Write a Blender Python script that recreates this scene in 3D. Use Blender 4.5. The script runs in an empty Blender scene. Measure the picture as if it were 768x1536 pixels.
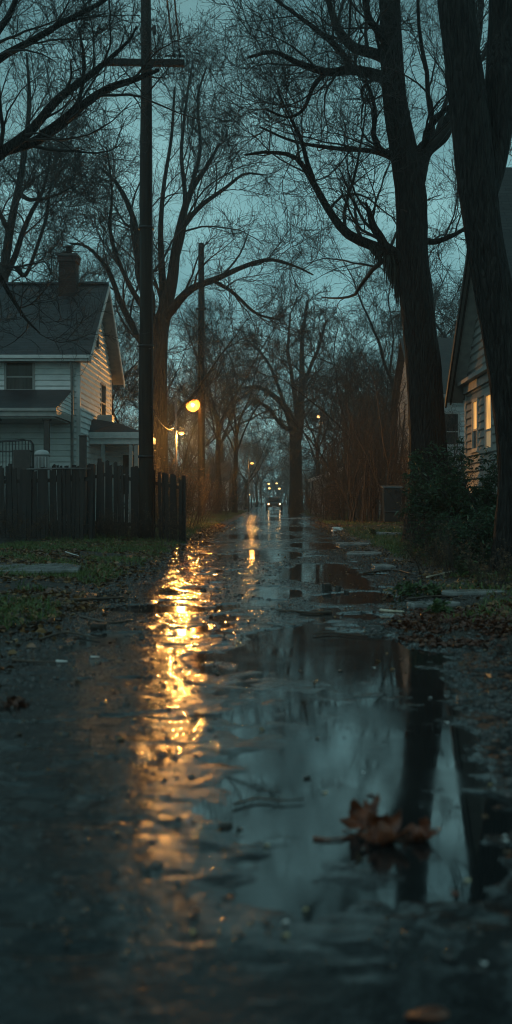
import bpy, math, random
import numpy as np
from mathutils import Vector, Matrix

random.seed(7)
RNG = np.random.default_rng(11)
SC = bpy.context.scene
COL = SC.collection
R = math.radians
CAMH, VX, HY, F = 1.1, 410.0, 750.0, 1536.0

# ------------------------------------------------------------------ camera
cam_data = bpy.data.cameras.new("camera")
cam = bpy.data.objects.new("camera", cam_data); COL.objects.link(cam)
cam.location = (0, 0, CAMH); cam.rotation_euler = (R(90), 0, 0)
cam_data.sensor_fit = 'VERTICAL'; cam_data.sensor_height = 36; cam_data.sensor_width = 18; cam_data.lens = 36
cam_data.shift_x = -(VX - 384) / 1536; cam_data.shift_y = -(768 - HY) / 1536
cam_data.clip_start = 0.05; cam_data.clip_end = 3000
cam_data.dof.use_dof = True; cam_data.dof.focus_distance = 27; cam_data.dof.aperture_fstop = 1.75
cam_data.dof.aperture_blades = 0
SC.camera = cam

# ------------------------------------------------------------------ world and sun
world = bpy.data.worlds.new("World"); SC.world = world; world.use_nodes = True
SUN_EL, SUN_ROT = R(6), R(205)
def build_world():
    nt = world.node_tree; N = nt.nodes; L = nt.links; N.clear()
    out = N.new('ShaderNodeOutputWorld'); bg = N.new('ShaderNodeBackground')
    sky = N.new('ShaderNodeTexSky'); sky.sky_type = 'NISHITA'; sky.sun_disc = False
    sky.sun_elevation = SUN_EL; sky.sun_rotation = SUN_ROT; sky.dust_density = 3; sky.ozone_density = 4
    tc = N.new('ShaderNodeTexCoord'); sep = N.new('ShaderNodeSeparateXYZ'); L.new(tc.outputs['Generated'], sep.inputs[0])
    add = N.new('ShaderNodeMath'); add.operation = 'ADD'; add.inputs[1].default_value = .35; L.new(sep.outputs[2], add.inputs[0])
    dx = N.new('ShaderNodeMath'); dx.operation = 'DIVIDE'; L.new(sep.outputs[0], dx.inputs[0]); L.new(add.outputs[0], dx.inputs[1])
    dy = N.new('ShaderNodeMath'); dy.operation = 'DIVIDE'; L.new(sep.outputs[1], dy.inputs[0]); L.new(add.outputs[0], dy.inputs[1])
    cmb = N.new('ShaderNodeCombineXYZ'); L.new(dx.outputs[0], cmb.inputs[0]); L.new(dy.outputs[0], cmb.inputs[1])
    cmb.inputs[2].default_value = 3.3
    nz = N.new('ShaderNodeTexNoise'); nz.inputs['Scale'].default_value = 2.4; nz.inputs['Detail'].default_value = 4
    nz.inputs['Roughness'].default_value = .5; L.new(cmb.outputs[0], nz.inputs['Vector'])
    cr = N.new('ShaderNodeValToRGB'); cr.color_ramp.elements[0].position = .28; cr.color_ramp.elements[1].position = .76
    cr.color_ramp.elements[0].color = (.105, .262, .290, 1); cr.color_ramp.elements[1].color = (.37, .70, .71, 1)
    L.new(nz.outputs['Fac'], cr.inputs[0])
    # overcast deck is lighter low down, darker overhead
    el = N.new('ShaderNodeMapRange'); el.inputs['From Min'].default_value = .05; el.inputs['From Max'].default_value = .55
    el.inputs['To Min'].default_value = 1.42; el.inputs['To Max'].default_value = .50; L.new(sep.outputs[2], el.inputs['Value'])
    sc = N.new('ShaderNodeVectorMath'); sc.operation = 'SCALE'; L.new(cr.outputs[0], sc.inputs[0]); L.new(el.outputs[0], sc.inputs['Scale'])
    # the overcast is scaled slightly dimmer behind the viewer
    bk = N.new('ShaderNodeMapRange'); bk.inputs['From Min'].default_value = .1; bk.inputs['From Max'].default_value = -.7
    bk.inputs['To Min'].default_value = 1.0; bk.inputs['To Max'].default_value = .8; L.new(sep.outputs[1], bk.inputs['Value'])
    s2 = N.new('ShaderNodeVectorMath'); s2.operation = 'SCALE'; L.new(sc.outputs[0], s2.inputs[0]); L.new(bk.outputs[0], s2.inputs['Scale']); sc = s2
    sk = N.new('ShaderNodeVectorMath'); sk.operation = 'MULTIPLY'; L.new(sky.outputs[0], sk.inputs[0]); sk.inputs[1].default_value = (.006, .010, .010)
    ad = N.new('ShaderNodeVectorMath'); ad.operation = 'ADD'; L.new(sc.outputs[0], ad.inputs[0]); L.new(sk.outputs[0], ad.inputs[1])
    L.new(ad.outputs[0], bg.inputs[0]); bg.inputs[1].default_value = 1.0
    L.new(bg.outputs[0], out.inputs[0])
build_world()
sun_d = bpy.data.lights.new("sun", 'SUN'); sun_d.energy = .36; sun_d.angle = R(40); sun_d.color = (.72, .93, 1.0)
sun = bpy.data.objects.new("sun", sun_d); COL.objects.link(sun)
sun.rotation_euler = Vector((.45, .75, -.75)).to_track_quat('-Z', 'Y').to_euler()

SC.view_settings.view_transform = 'Standard'; SC.view_settings.look = 'None'
SC.view_settings.exposure = -.12; SC.view_settings.gamma = 1; SC.view_settings.use_curve_mapping = False
SC.cycles.use_denoising = True
try: SC.cycles.denoiser = 'OPENIMAGEDENOISE'
except Exception: pass
SC.cycles.pixel_filter_type = 'BLACKMAN_HARRIS'; SC.cycles.filter_width = 1.05
SC.cycles.max_bounces = 5; SC.cycles.diffuse_bounces = 2; SC.cycles.glossy_bounces = 3
SC.cycles.transmission_bounces = 3; SC.cycles.volume_bounces = 0; SC.cycles.transparent_max_bounces = 6
SC.cycles.sample_clamp_indirect = 4; SC.cycles.caustics_reflective = False; SC.cycles.caustics_refractive = False

# ------------------------------------------------------------------ helpers
def P(px, py, Y): return Vector(((px - VX) * Y / F, Y, CAMH + (HY - py) * Y / F))
def V(*a): return Vector(a)
def lin(c): return c

def tag(o, label=None, cat=None, group=None, kind=None):
    if label: o['label'] = label
    if cat: o['category'] = cat
    if group: o['group'] = group
    if kind: o['kind'] = kind
    return o

def empty(name, loc, label=None, cat=None, group=None, rz=0):
    o = bpy.data.objects.new(name, None); COL.objects.link(o); o.location = loc; o.rotation_euler.z = rz
    o.empty_display_size = .2
    return tag(o, label, cat, group)

def link(name, me, mat, parent=None, loc=None):
    o = bpy.data.objects.new(name, me); COL.objects.link(o)
    if mat is not None and not me.materials: me.materials.append(mat)
    if parent is not None: o.parent = parent
    if loc is not None: o.location = loc
    return o

def copy_tree(o, parent=None):
    c = o.copy(); COL.objects.link(c); c.parent = parent
    for ch in list(o.children): copy_tree(ch, c)
    return c

class MB:
    """collects polygons; local to `o`"""
    def __init__(s, o=(0, 0, 0)): s.v = []; s.f = []; s.o = Vector(o); s.smooth = []
    def add(s, vs, fs, smooth=False):
        b = len(s.v); s.v += [tuple(Vector(v) - s.o) for v in vs]
        s.f += [tuple(i + b for i in f) for f in fs]; s.smooth += [smooth] * len(fs); return s
    def box(s, a, b, rot=None, c=None):
        x0, y0, z0 = a; x1, y1, z1 = b
        vs = [V(x0,y0,z0),V(x1,y0,z0),V(x1,y1,z0),V(x0,y1,z0),V(x0,y0,z1),V(x1,y0,z1),V(x1,y1,z1),V(x0,y1,z1)]
        if rot is not None:
            c = Vector(c) if c is not None else (vs[0] + vs[6]) / 2
            vs = [rot @ (v - c) + c for v in vs]
        return s.add(vs, [(0,3,2,1),(4,5,6,7),(0,1,5,4),(1,2,6,5),(2,3,7,6),(3,0,4,7)])
    def prism(s, poly, d):
        """closed slab: polygon extruded by vector d"""
        n = len(poly); d = Vector(d); vs = [Vector(p) for p in poly] + [Vector(p) + d for p in poly]
        fs = [tuple(range(n))[::-1], tuple(range(n, 2 * n))] + [(i, (i + 1) % n, n + (i + 1) % n, n + i) for i in range(n)]
        return s.add(vs, fs)
    def tube(s, pts, rad, n=8, cap=True):
        pts = [Vector(p) for p in pts]; m = len(pts)
        if not hasattr(rad, '__len__'): rad = [rad] * m
        d = (pts[-1] - pts[0]).normalized()
        ref = V(0, 0, 1) if abs(d.z) < .7 else V(1, 0, 0)
        vs = []
        for i in range(m):
            t = (pts[min(i + 1, m - 1)] - pts[max(i - 1, 0)]).normalized()
            a = t.cross(ref).normalized(); b = t.cross(a)
            for k in range(n):
                an = 2 * math.pi * k / n
                vs.append(pts[i] + (a * math.cos(an) + b * math.sin(an)) * rad[i])
        fs = [(i*n+k, i*n+(k+1)%n, (i+1)*n+(k+1)%n, (i+1)*n+k) for i in range(m-1) for k in range(n)]
        if cap: fs += [tuple(range(n))[::-1], tuple(range((m-1)*n, m*n))]
        return s.add(vs, fs, True)
    def lathe(s, prof, c, n=16, axis=None):
        c = Vector(c); m = len(prof); vs = []
        for (r, z) in prof:
            for k in range(n):
                an = 2 * math.pi * k / n; p = V(r * math.cos(an), r * math.sin(an), z)
                vs.append(c + (axis @ p if axis is not None else p))
        fs = [(i*n+k, i*n+(k+1)%n, (i+1)*n+(k+1)%n, (i+1)*n+k) for i in range(m-1) for k in range(n)]
        fs += [tuple(range(n))[::-1], tuple(range((m-1)*n, m*n))]
        return s.add(vs, fs, True)
    def build(s, name, mat, parent=None, bevel=0):
        me = bpy.data.meshes.new(name); me.from_pydata(s.v, [], s.f); me.validate()
        if len(me.polygons) == len(s.smooth): me.polygons.foreach_set('use_smooth', s.smooth)
        me.update()
        o = link(name, me, mat, parent, None if parent is not None else s.o)
        if bevel:
            m = o.modifiers.new('bevel', 'BEVEL'); m.width = bevel; m.segments = 2; m.limit_method = 'ANGLE'
        return o

def np_mesh(name, v, quads, smooth=True):
    me = bpy.data.meshes.new(name); nv = len(v); k = quads.shape[1]; nf = len(quads)
    me.vertices.add(nv); me.vertices.foreach_set('co', np.ascontiguousarray(v, dtype=np.float32).ravel())
    me.loops.add(nf * k); me.loops.foreach_set('vertex_index', quads.astype(np.int32).ravel())
    me.polygons.add(nf); me.polygons.foreach_set('loop_start', np.arange(0, nf * k, k, dtype=np.int32))
    me.polygons.foreach_set('loop_total', np.full(nf, k, dtype=np.int32))
    me.polygons.foreach_set('use_smooth', np.full(nf, smooth))
    me.update(calc_edges=True); return me

# value noise
def _h(ix, iy, s):
    n = (ix.astype(np.int64) * 374761393 + iy.astype(np.int64) * 668265263 + s * 974634777) & 0x7fffffff
    n = (n ^ (n >> 13)) * 1274126177 & 0x7fffffff
    return ((n ^ (n >> 16)) & 0xffff) / 65535.0
def vn(x, y, s=0):
    x = np.asarray(x, float); y = np.asarray(y, float)
    ix = np.floor(x); iy = np.floor(y); fx = x - ix; fy = y - iy
    fx = fx * fx * (3 - 2 * fx); fy = fy * fy * (3 - 2 * fy)
    a = _h(ix, iy, s); b = _h(ix + 1, iy, s); c = _h(ix, iy + 1, s); d = _h(ix + 1, iy + 1, s)
    return (a * (1 - fx) + b * fx) * (1 - fy) + (c * (1 - fx) + d * fx) * fy
def fbm(x, y, s=0, o=4):
    r = 0; a = .5; t = 0
    for i in range(o): r = r + a * vn(x, y, s + i * 17); t += a; a *= .5; x = np.asarray(x) * 2.03 + 5.1; y = np.asarray(y) * 2.03 + 1.7
    return r / t
def ss(a, b, x):
    t = np.clip((x - a) / (b - a), 0, 1); return t * t * (3 - 2 * t)

# ------------------------------------------------------------------ materials
def M(name, col, rough=.6, var=None, scale=5, stretch=(1, 1, 1), bump=0, bscale=40, bdist=.01, spec=.5, rvar=0, metal=0, coat=0, island=None, detail=5, bstretch=None):
    m = bpy.data.materials.new(name); m.use_nodes = True; nt = m.node_tree; N = nt.nodes; L = nt.links
    b = N['Principled BSDF']; b.inputs['Roughness'].default_value = rough; b.inputs['Metallic'].default_value = metal
    b.inputs['Specular IOR Level'].default_value = spec; b.inputs['Coat Weight'].default_value = coat; b.inputs['Coat Roughness'].default_value = .15
    b.inputs['Base Color'].default_value = (*col, 1)
    tc = N.new('ShaderNodeTexCoord'); mp = N.new('ShaderNodeMapping'); mp.inputs['Scale'].default_value = stretch
    L.new(tc.outputs['Object'], mp.inputs[0])
    if var is not None:
        nz = N.new('ShaderNodeTexNoise'); nz.inputs['Scale'].default_value = scale; nz.inputs['Detail'].default_value = detail
        L.new(mp.outputs[0], nz.inputs['Vector'])
        cr = N.new('ShaderNodeValToRGB'); cr.color_ramp.elements[0].position = .33; cr.color_ramp.elements[1].position = .67
        cr.color_ramp.elements[0].color = (*col, 1); cr.color_ramp.elements[1].color = (*var, 1)
        L.new(nz.outputs['Fac'], cr.inputs[0]); last = cr.outputs[0]
        if island:
            g = N.new('ShaderNodeNewGeometry'); c2 = N.new('ShaderNodeValToRGB')
            els = c2.color_ramp.elements
            for i, c in enumerate(island):
                if i < 2: e = els[i]; e.position = i / (len(island) - 1)
                else: e = els.new(min(1, i / (len(island) - 1)))
                e.color = (*c, 1)
            els[1].position = 1 / (len(island) - 1)
            L.new(g.outputs['Random Per Island'], c2.inputs[0])
            mx = N.new('ShaderNodeMixRGB'); mx.inputs[0].default_value = .75; L.new(last, mx.inputs[1]); L.new(c2.outputs[0], mx.inputs[2]); last = mx.outputs[0]
        L.new(last, b.inputs['Base Color'])
        if rvar:
            mr = N.new('ShaderNodeMapRange'); mr.inputs['To Min'].default_value = max(.02, rough - rvar); mr.inputs['To Max'].default_value = min(1, rough + rvar)
            mr.inputs['From Min'].default_value = .3; mr.inputs['From Max'].default_value = .7
            L.new(nz.outputs['Fac'], mr.inputs['Value']); L.new(mr.outputs[0], b.inputs['Roughness'])
    if bump:
        mp2 = mp
        if bstretch:
            mp2 = N.new('ShaderNodeMapping'); mp2.inputs['Scale'].default_value = bstretch; L.new(tc.outputs['Object'], mp2.inputs[0])
        n2 = N.new('ShaderNodeTexNoise'); n2.inputs['Scale'].default_value = bscale; n2.inputs['Detail'].default_value = 4; L.new(mp2.outputs[0], n2.inputs['Vector'])
        bp = N.new('ShaderNodeBump'); bp.inputs['Strength'].default_value = bump; bp.inputs['Distance'].default_value = bdist
        L.new(n2.outputs['Fac'], bp.inputs['Height']); L.new(bp.outputs[0], b.inputs['Normal'])
    return m

def glow(name, col, s):
    m = bpy.data.materials.new(name); m.use_nodes = True; N = m.node_tree.nodes; b = N['Principled BSDF']
    b.inputs['Base Color'].default_value = (.8, .7, .5, 1); b.inputs['Emission Color'].default_value = (*col, 1); b.inputs['Emission Strength'].default_value = s
    return m

def bark(name, c1, c2, sc=1.0):
    m = bpy.data.materials.new(name); m.use_nodes = True; nt = m.node_tree; N = nt.nodes; L = nt.links; b = N['Principled BSDF']
    tc = N.new('ShaderNodeTexCoord'); mp = N.new('ShaderNodeMapping'); mp.inputs['Scale'].default_value = (sc, sc, sc * .16); L.new(tc.outputs['Object'], mp.inputs[0])
    nz = N.new('ShaderNodeTexNoise'); nz.inputs['Scale'].default_value = 22; nz.inputs['Detail'].default_value = 6; nz.inputs['Distortion'].default_value = .6; L.new(mp.outputs[0], nz.inputs['Vector'])
    vo = N.new('ShaderNodeTexVoronoi'); vo.feature = 'DISTANCE_TO_EDGE'; vo.inputs['Scale'].default_value = 16; L.new(mp.outputs[0], vo.inputs['Vector'])
    cr = N.new('ShaderNodeValToRGB'); cr.color_ramp.elements[0].position = .35; cr.color_ramp.elements[1].position = .65
    cr.color_ramp.elements[0].color = (*c1, 1); cr.color_ramp.elements[1].color = (*c2, 1); L.new(nz.outputs['Fac'], cr.inputs[0]); L.new(cr.outputs[0], b.inputs['Base Color'])
    mn = N.new('ShaderNodeMath'); mn.operation = 'MINIMUM'; mn.inputs[1].default_value = .25; L.new(vo.outputs['Distance'], mn.inputs[0])
    ad = N.new('ShaderNodeMath'); ad.operation = 'MULTIPLY_ADD'; ad.inputs[1].default_value = 3; L.new(mn.outputs[0], ad.inputs[0]); L.new(nz.outputs['Fac'], ad.inputs[2])
    bp = N.new('ShaderNodeBump'); bp.inputs['Strength'].default_value = 1; bp.inputs['Distance'].default_value = .045; L.new(ad.outputs[0], bp.inputs['Height']); L.new(bp.outputs[0], b.inputs['Normal'])
    b.inputs['Roughness'].default_value = .7; b.inputs['Specular IOR Level'].default_value = .15
    return m

def shingles(name, c1, c2, w=.3, h=.14):
    m = bpy.data.materials.new(name); m.use_nodes = True; nt = m.node_tree; N = nt.nodes; L = nt.links; b = N['Principled BSDF']
    tc = N.new('ShaderNodeTexCoord'); sp = N.new('ShaderNodeSeparateXYZ'); L.new(tc.outputs['Object'], sp.inputs[0])
    ad = N.new('ShaderNodeMath'); ad.operation = 'ADD'; L.new(sp.outputs[1], ad.inputs[0]); L.new(sp.outputs[2], ad.inputs[1])
    cb = N.new('ShaderNodeCombineXYZ'); L.new(sp.outputs[0], cb.inputs[0]); L.new(ad.outputs[0], cb.inputs[1])
    br = N.new('ShaderNodeTexBrick'); br.inputs['Scale'].default_value = 1; br.inputs['Brick Width'].default_value = w; br.inputs['Row Height'].default_value = h
    br.inputs['Mortar Size'].default_value = .012; br.inputs['Mortar Smooth'].default_value = .3; br.inputs['Bias'].default_value = 0
    br.inputs['Color1'].default_value = (*c1, 1); br.inputs['Color2'].default_value = (*c2, 1); br.inputs['Mortar'].default_value = (.012, .013, .015, 1)
    L.new(cb.outputs[0], br.inputs['Vector'])
    nz = N.new('ShaderNodeTexNoise'); nz.inputs['Scale'].default_value = 1.6; nz.inputs['Detail'].default_value = 6; L.new(tc.outputs['Object'], nz.inputs['Vector'])
    mx = N.new('ShaderNodeMixRGB'); mx.blend_type = 'MULTIPLY'; mx.inputs[0].default_value = .8; L.new(br.outputs['Color'], mx.inputs[1])
    cr = N.new('ShaderNodeValToRGB'); cr.color_ramp.elements[0].position = .3; cr.color_ramp.elements[0].color = (.55, .55, .55, 1); cr.color_ramp.elements[1].position = .7
    L.new(nz.outputs['Fac'], cr.inputs[0]); L.new(cr.outputs[0], mx.inputs[2]); L.new(mx.outputs[0], b.inputs['Base Color'])
    bp = N.new('ShaderNodeBump'); bp.inputs['Distance'].default_value = .02; bp.invert = True; L.new(br.outputs['Fac'], bp.inputs['Height']); L.new(bp.outputs[0], b.inputs['Normal'])
    b.inputs['Roughness'].default_value = .5
    return m

def brick_mat():
    m = bpy.data.materials.new('chimney brick'); m.use_nodes = True; nt = m.node_tree; N = nt.nodes; L = nt.links; b = N['Principled BSDF']
    tc = N.new('ShaderNodeTexCoord'); sp = N.new('ShaderNodeSeparateXYZ'); L.new(tc.outputs['Object'], sp.inputs[0])
    ad = N.new('ShaderNodeMath'); ad.operation = 'ADD'; L.new(sp.outputs[0], ad.inputs[0]); L.new(sp.outputs[1], ad.inputs[1])
    cb = N.new('ShaderNodeCombineXYZ'); L.new(ad.outputs[0], cb.inputs[0]); L.new(sp.outputs[2], cb.inputs[1])
    br = N.new('ShaderNodeTexBrick'); br.inputs['Scale'].default_value = 1; br.inputs['Brick Width'].default_value = .21; br.inputs['Row Height'].default_value = .075
    br.inputs['Mortar Size'].default_value = .008; br.inputs['Color1'].default_value = (.045, .014, .011, 1); br.inputs['Color2'].default_value = (.024, .009, .008, 1); br.inputs['Mortar'].default_value = (.03, .027, .024, 1)
    L.new(cb.outputs[0], br.inputs['Vector']); L.new(br.outputs['Color'], b.inputs['Base Color'])
    bp = N.new('ShaderNodeBump'); bp.inputs['Distance'].default_value = .01; bp.invert = True; L.new(br.outputs['Fac'], bp.inputs['Height']); L.new(bp.outputs[0], b.inputs['Normal'])
    b.inputs['Roughness'].default_value = .8
    return m

def asphalt_mat():
    m = bpy.data.materials.new('wet asphalt'); m.use_nodes = True; nt = m.node_tree; N = nt.nodes; L = nt.links; b = N['Principled BSDF']
    tc = N.new('ShaderNodeTexCoord')
    def noise(s, d=4, r=.5):
        n = N.new('ShaderNodeTexNoise'); n.inputs['Scale'].default_value = s; n.inputs['Detail'].default_value = d; n.inputs['Roughness'].default_value = r
        L.new(tc.outputs['Object'], n.inputs['Vector']); return n.outputs['Fac']
    big = noise(.9, 6, .6); mid = noise(9, 4); fine = noise(85, 3, .65); wet = noise(1.7, 5, .6)
    cr = N.new('ShaderNodeValToRGB'); cr.color_ramp.elements[0].position = .35; cr.color_ramp.elements[1].position = .65
    cr.color_ramp.elements[0].color = (.007, .008, .009, 1); cr.color_ramp.elements[1].color = (.022, .022, .023, 1); L.new(big, cr.inputs[0])
    mx = N.new('ShaderNodeMixRGB'); mx.blend_type = 'MULTIPLY'; mx.inputs[0].default_value = .7
    c2 = N.new('ShaderNodeValToRGB'); c2.color_ramp.elements[0].position = .3; c2.color_ramp.elements[0].color = (.4, .4, .4, 1); c2.color_ramp.elements[1].position = .7; c2.color_ramp.elements[1].color = (1.3, 1.3, 1.3, 1)
    L.new(fine, c2.inputs[0]); L.new(cr.outputs[0], mx.inputs[1]); L.new(c2.outputs[0], mx.inputs[2]); L.new(mx.outputs[0], b.inputs['Base Color'])
    mr = N.new('ShaderNodeMapRange'); mr.inputs['From Min'].default_value = .38; mr.inputs['From Max'].default_value = .62; mr.inputs['To Min'].default_value = .09; mr.inputs['To Max'].default_value = .27
    L.new(wet, mr.inputs['Value']); L.new(mr.outputs[0], b.inputs['Roughness'])
    vo = N.new('ShaderNodeTexVoronoi'); vo.inputs['Scale'].default_value = 60; L.new(tc.outputs['Object'], vo.inputs['Vector'])
    m1 = N.new('ShaderNodeMath'); m1.operation = 'MULTIPLY_ADD'; m1.inputs[1].default_value = -.16; L.new(vo.outputs['Distance'], m1.inputs[0]); fm = N.new('ShaderNodeMath'); fm.operation = 'MULTIPLY'; fm.inputs[1].default_value = .12; L.new(fine, fm.inputs[0]); m0 = N.new('ShaderNodeMath'); m0.operation = 'MULTIPLY_ADD'; m0.inputs[1].default_value = .45; L.new(noise(30, 2), m0.inputs[0]); L.new(fm.outputs[0], m0.inputs[2]); L.new(m0.outputs[0], m1.inputs[2])
    m2 = N.new('ShaderNodeMath'); m2.operation = 'MULTIPLY_ADD'; m2.inputs[1].default_value = .9; L.new(mid, m2.inputs[0]); L.new(m1.outputs[0], m2.inputs[2])
    bp = N.new('ShaderNodeBump'); bp.inputs['Strength'].default_value = .75; bp.inputs['Distance'].default_value = .007
    L.new(m2.outputs[0], bp.inputs['Height']); L.new(bp.outputs[0], b.inputs['Normal'])
    b.inputs['Specular IOR Level'].default_value = .22
    # rain film over the stones
    cn = noise(44, 1.5, .4); cb = N.new('ShaderNodeBump'); cb.inputs['Strength'].default_value = 1; cb.inputs['Distance'].default_value = .0037; sy = N.new('ShaderNodeSeparateXYZ'); L.new(tc.outputs['Object'], sy.inputs[0])
    th = N.new('ShaderNodeMapRange'); th.inputs['From Min'].default_value = 4.2; th.inputs['From Max'].default_value = 7.5; th.inputs['To Min'].default_value = .22; th.inputs['To Max'].default_value = 1; L.new(sy.outputs[1], th.inputs['Value']); L.new(th.outputs[0], cb.inputs['Strength'])   # the film of water is deeper and calmer at the low end of the lane
    L.new(cn, cb.inputs['Height']); L.new(cb.outputs[0], b.inputs['Coat Normal'])
    cw = N.new('ShaderNodeMapRange'); cw.inputs['From Min'].default_value = .40; cw.inputs['From Max'].default_value = .60; cw.inputs['To Min'].default_value = .7; cw.inputs['To Max'].default_value = .9
    L.new(noise(2.6, 5, .6), cw.inputs['Value']); L.new(cw.outputs[0], b.inputs['Coat Weight']); b.inputs['Coat Roughness'].default_value = .03; b.inputs['Coat IOR'].default_value = 1.33
    return m

def water_mat():
    m = bpy.data.materials.new('puddle water'); m.use_nodes = True; nt = m.node_tree; N = nt.nodes; L = nt.links; b = N['Principled BSDF']
    b.inputs['Base Color'].default_value = (.012, .015, .016, 1); b.inputs['Roughness'].default_value = .045; b.inputs['IOR'].default_value = 2.4
    tc = N.new('ShaderNodeTexCoord'); mp = N.new('ShaderNodeMapping'); mp.inputs['Scale'].default_value = (1, .6, 1); L.new(tc.outputs['Object'], mp.inputs[0])
    nz = N.new('ShaderNodeTexNoise'); nz.inputs['Scale'].default_value = 5; nz.inputs['Detail'].default_value = 3; L.new(mp.outputs[0], nz.inputs['Vector'])
    n3 = N.new('ShaderNodeTexNoise'); n3.inputs['Scale'].default_value = 45; n3.inputs['Detail'].default_value = 2; L.new(mp.outputs[0], n3.inputs['Vector'])
    ad = N.new('ShaderNodeMath'); ad.operation = 'MULTIPLY_ADD'; ad.inputs[1].default_value = .10; L.new(n3.outputs['Fac'], ad.inputs[0]); L.new(nz.outputs['Fac'], ad.inputs[2])
    bp = N.new('ShaderNodeBump'); bp.inputs['Strength'].default_value = .22; bp.inputs['Distance'].default_value = .0014; L.new(ad.outputs[0], bp.inputs['Height']); L.new(bp.outputs[0], b.inputs['Normal'])
    # soft film at some spots
    n2 = N.new('ShaderNodeTexNoise'); n2.inputs['Scale'].default_value = 2.2; n2.inputs['Detail'].default_value = 6; L.new(tc.outputs['Object'], n2.inputs['Vector'])
    mr = N.new('ShaderNodeMapRange'); mr.inputs['From Min'].default_value = .4; mr.inputs['From Max'].default_value = .7; mr.inputs['To Min'].default_value = .04; mr.inputs['To Max'].default_value = .12
    L.new(n2.outputs['Fac'], mr.inputs['Value']); L.new(mr.outputs[0], b.inputs['Roughness'])
    return m

mt_bark = bark('dark wet bark', (.009, .008, .008), (.030, .027, .024))
mt_bark2 = bark('grey brown bark', (.012, .011, .010), (.036, .031, .026), .8)
mt_twig = M('twig bark', (.011, .010, .009), .6, var=(.026, .021, .017), scale=2)
mt_brush = M('brush stems', (.014, .010, .008), .6, var=(.045, .028, .017), scale=3)
mt_poleW = M('creosoted pole wood', (.012, .010, .009), .6, var=(.030, .024, .019), scale=14, stretch=(1, 1, .06), bump=.6, bscale=30, bdist=.01, spec=.2)
mt_fence = M('weathered fence wood', (.012, .010, .009), .7, var=(.034, .027, .022), scale=9, stretch=(2, 2, .12), bump=.6, bscale=40, bdist=.006, island=[(.006,.006,.006),(.016,.013,.012),(.009,.008,.007),(.028,.023,.020)])
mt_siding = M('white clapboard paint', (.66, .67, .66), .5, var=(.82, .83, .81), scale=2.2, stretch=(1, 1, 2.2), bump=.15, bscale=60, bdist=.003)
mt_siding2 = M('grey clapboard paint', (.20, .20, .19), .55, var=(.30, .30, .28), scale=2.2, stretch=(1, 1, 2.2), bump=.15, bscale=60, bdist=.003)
mt_siding3 = M('pale grey clapboard paint', (.36, .37, .37), .5, var=(.47, .48, .47), scale=2)
mt_trim = M('white trim paint', (.50, .51, .50), .45, var=(.62, .62, .6), scale=6)
mt_trimg = M('grey trim paint', (.26, .26, .25), .5, var=(.36, .35, .33), scale=6)
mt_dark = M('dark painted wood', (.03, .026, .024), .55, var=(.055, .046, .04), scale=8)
mt_roof = shingles('slate grey shingles', (.050, .060, .070), (.026, .032, .040))
mt_roof2 = shingles('brown grey shingles', (.045, .043, .042), (.03, .029, .03))
mt_brick = brick_mat()
mt_glass = M('dark window glass', (.008, .009, .010), .10, spec=.25, var=(.045, .047, .045), scale=2.2, stretch=(5, 5, .5), detail=2)
mt_curtain = M('dark curtain', (.03, .032, .035), .8, var=(.05, .05, .05), scale=12, stretch=(3, 3, .3))
mt_iron = M('black iron', (.012, .012, .013), .4, spec=.5)
mt_metal = M('galvanised metal', (.10, .10, .10), .5, var=(.17, .165, .16), scale=20, metal=.3)
mt_bin = M('dark bin plastic', (.010, .014, .017), .34, var=(.020, .026, .030), scale=6, bump=.1, bscale=120, bdist=.002)
mt_lid = M('wet bin lid', (.08, .10, .11), .25, var=(.12, .14, .15), scale=6)
mt_conc = M('wet concrete', (.16, .165, .16), .28, var=(.27, .27, .26), scale=7, bump=.4, bscale=50, bdist=.006, rvar=.12)
mt_soil = M('muddy soil', (.018, .014, .011), .55, var=(.045, .036, .028), scale=3.5, bump=.8, bscale=24, bdist=.03, rvar=.2)
mt_grass = M('grass', (.045, .095, .020), .5, var=(.085, .14, .035), scale=1.2, island=[(.03,.07,.015),(.08,.15,.03),(.13,.14,.04),(.05,.10,.02)])
mt_leaf = M('leaf litter', (.07, .038, .018), .32, var=(.16, .08, .032), scale=4, island=[(.03,.018,.012),(.17,.08,.03),(.30,.18,.07),(.08,.034,.016),(.05,.035,.02)])
mt_leafred = M('russet leaf litter', (.05, .018, .010), .38, var=(.10, .035, .016), scale=4, island=[(.03,.012,.008),(.11,.035,.015),(.07,.02,.01),(.14,.055,.02)])
mt_bushleaf = M('evergreen leaves', (.014, .040, .020), .42, var=(.035, .085, .035), scale=3, island=[(.012,.035,.018),(.03,.075,.03),(.02,.05,.02),(.045,.10,.04)])
mt_weed = M('weed leaves', (.03, .06, .018), .45, var=(.06, .10, .03), scale=3, island=[(.02,.05,.015),(.06,.10,.03),(.035,.07,.02)])
mt_bigleaf = M('curled dry leaf', (.075, .022, .012), .36, var=(.22, .065, .028), scale=30, bump=.6, bscale=60, bdist=.004, spec=.5)
mt_paleleaf = M('pale yellow leaf', (.42, .30, .12), .4, var=(.6, .48, .25), scale=40)
mt_litter = M('white litter', (.62, .64, .62), .35, var=(.75, .75, .72), scale=12, bump=.4, bscale=20, bdist=.01)
mt_stone = M('wet gravel', (.03, .03, .03), .16, var=(.09, .085, .08), scale=5, spec=.6, island=[(.015,.015,.015),(.05,.048,.045),(.10,.095,.09),(.03,.028,.026)])
mt_wood = M('wet stick', (.045, .03, .02), .4, var=(.09, .06, .04), scale=30, stretch=(1, 1, 1), bump=.4, bscale=60, bdist=.003)
mt_palewood = M('pale split wood', (.40, .34, .24), .4, var=(.6, .53, .42), scale=30)
mt_moss = M('hanging moss', (.012, .014, .010), .8, var=(.03, .032, .022), scale=8)
mt_asphalt = asphalt_mat(); mt_water = water_mat()
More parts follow.
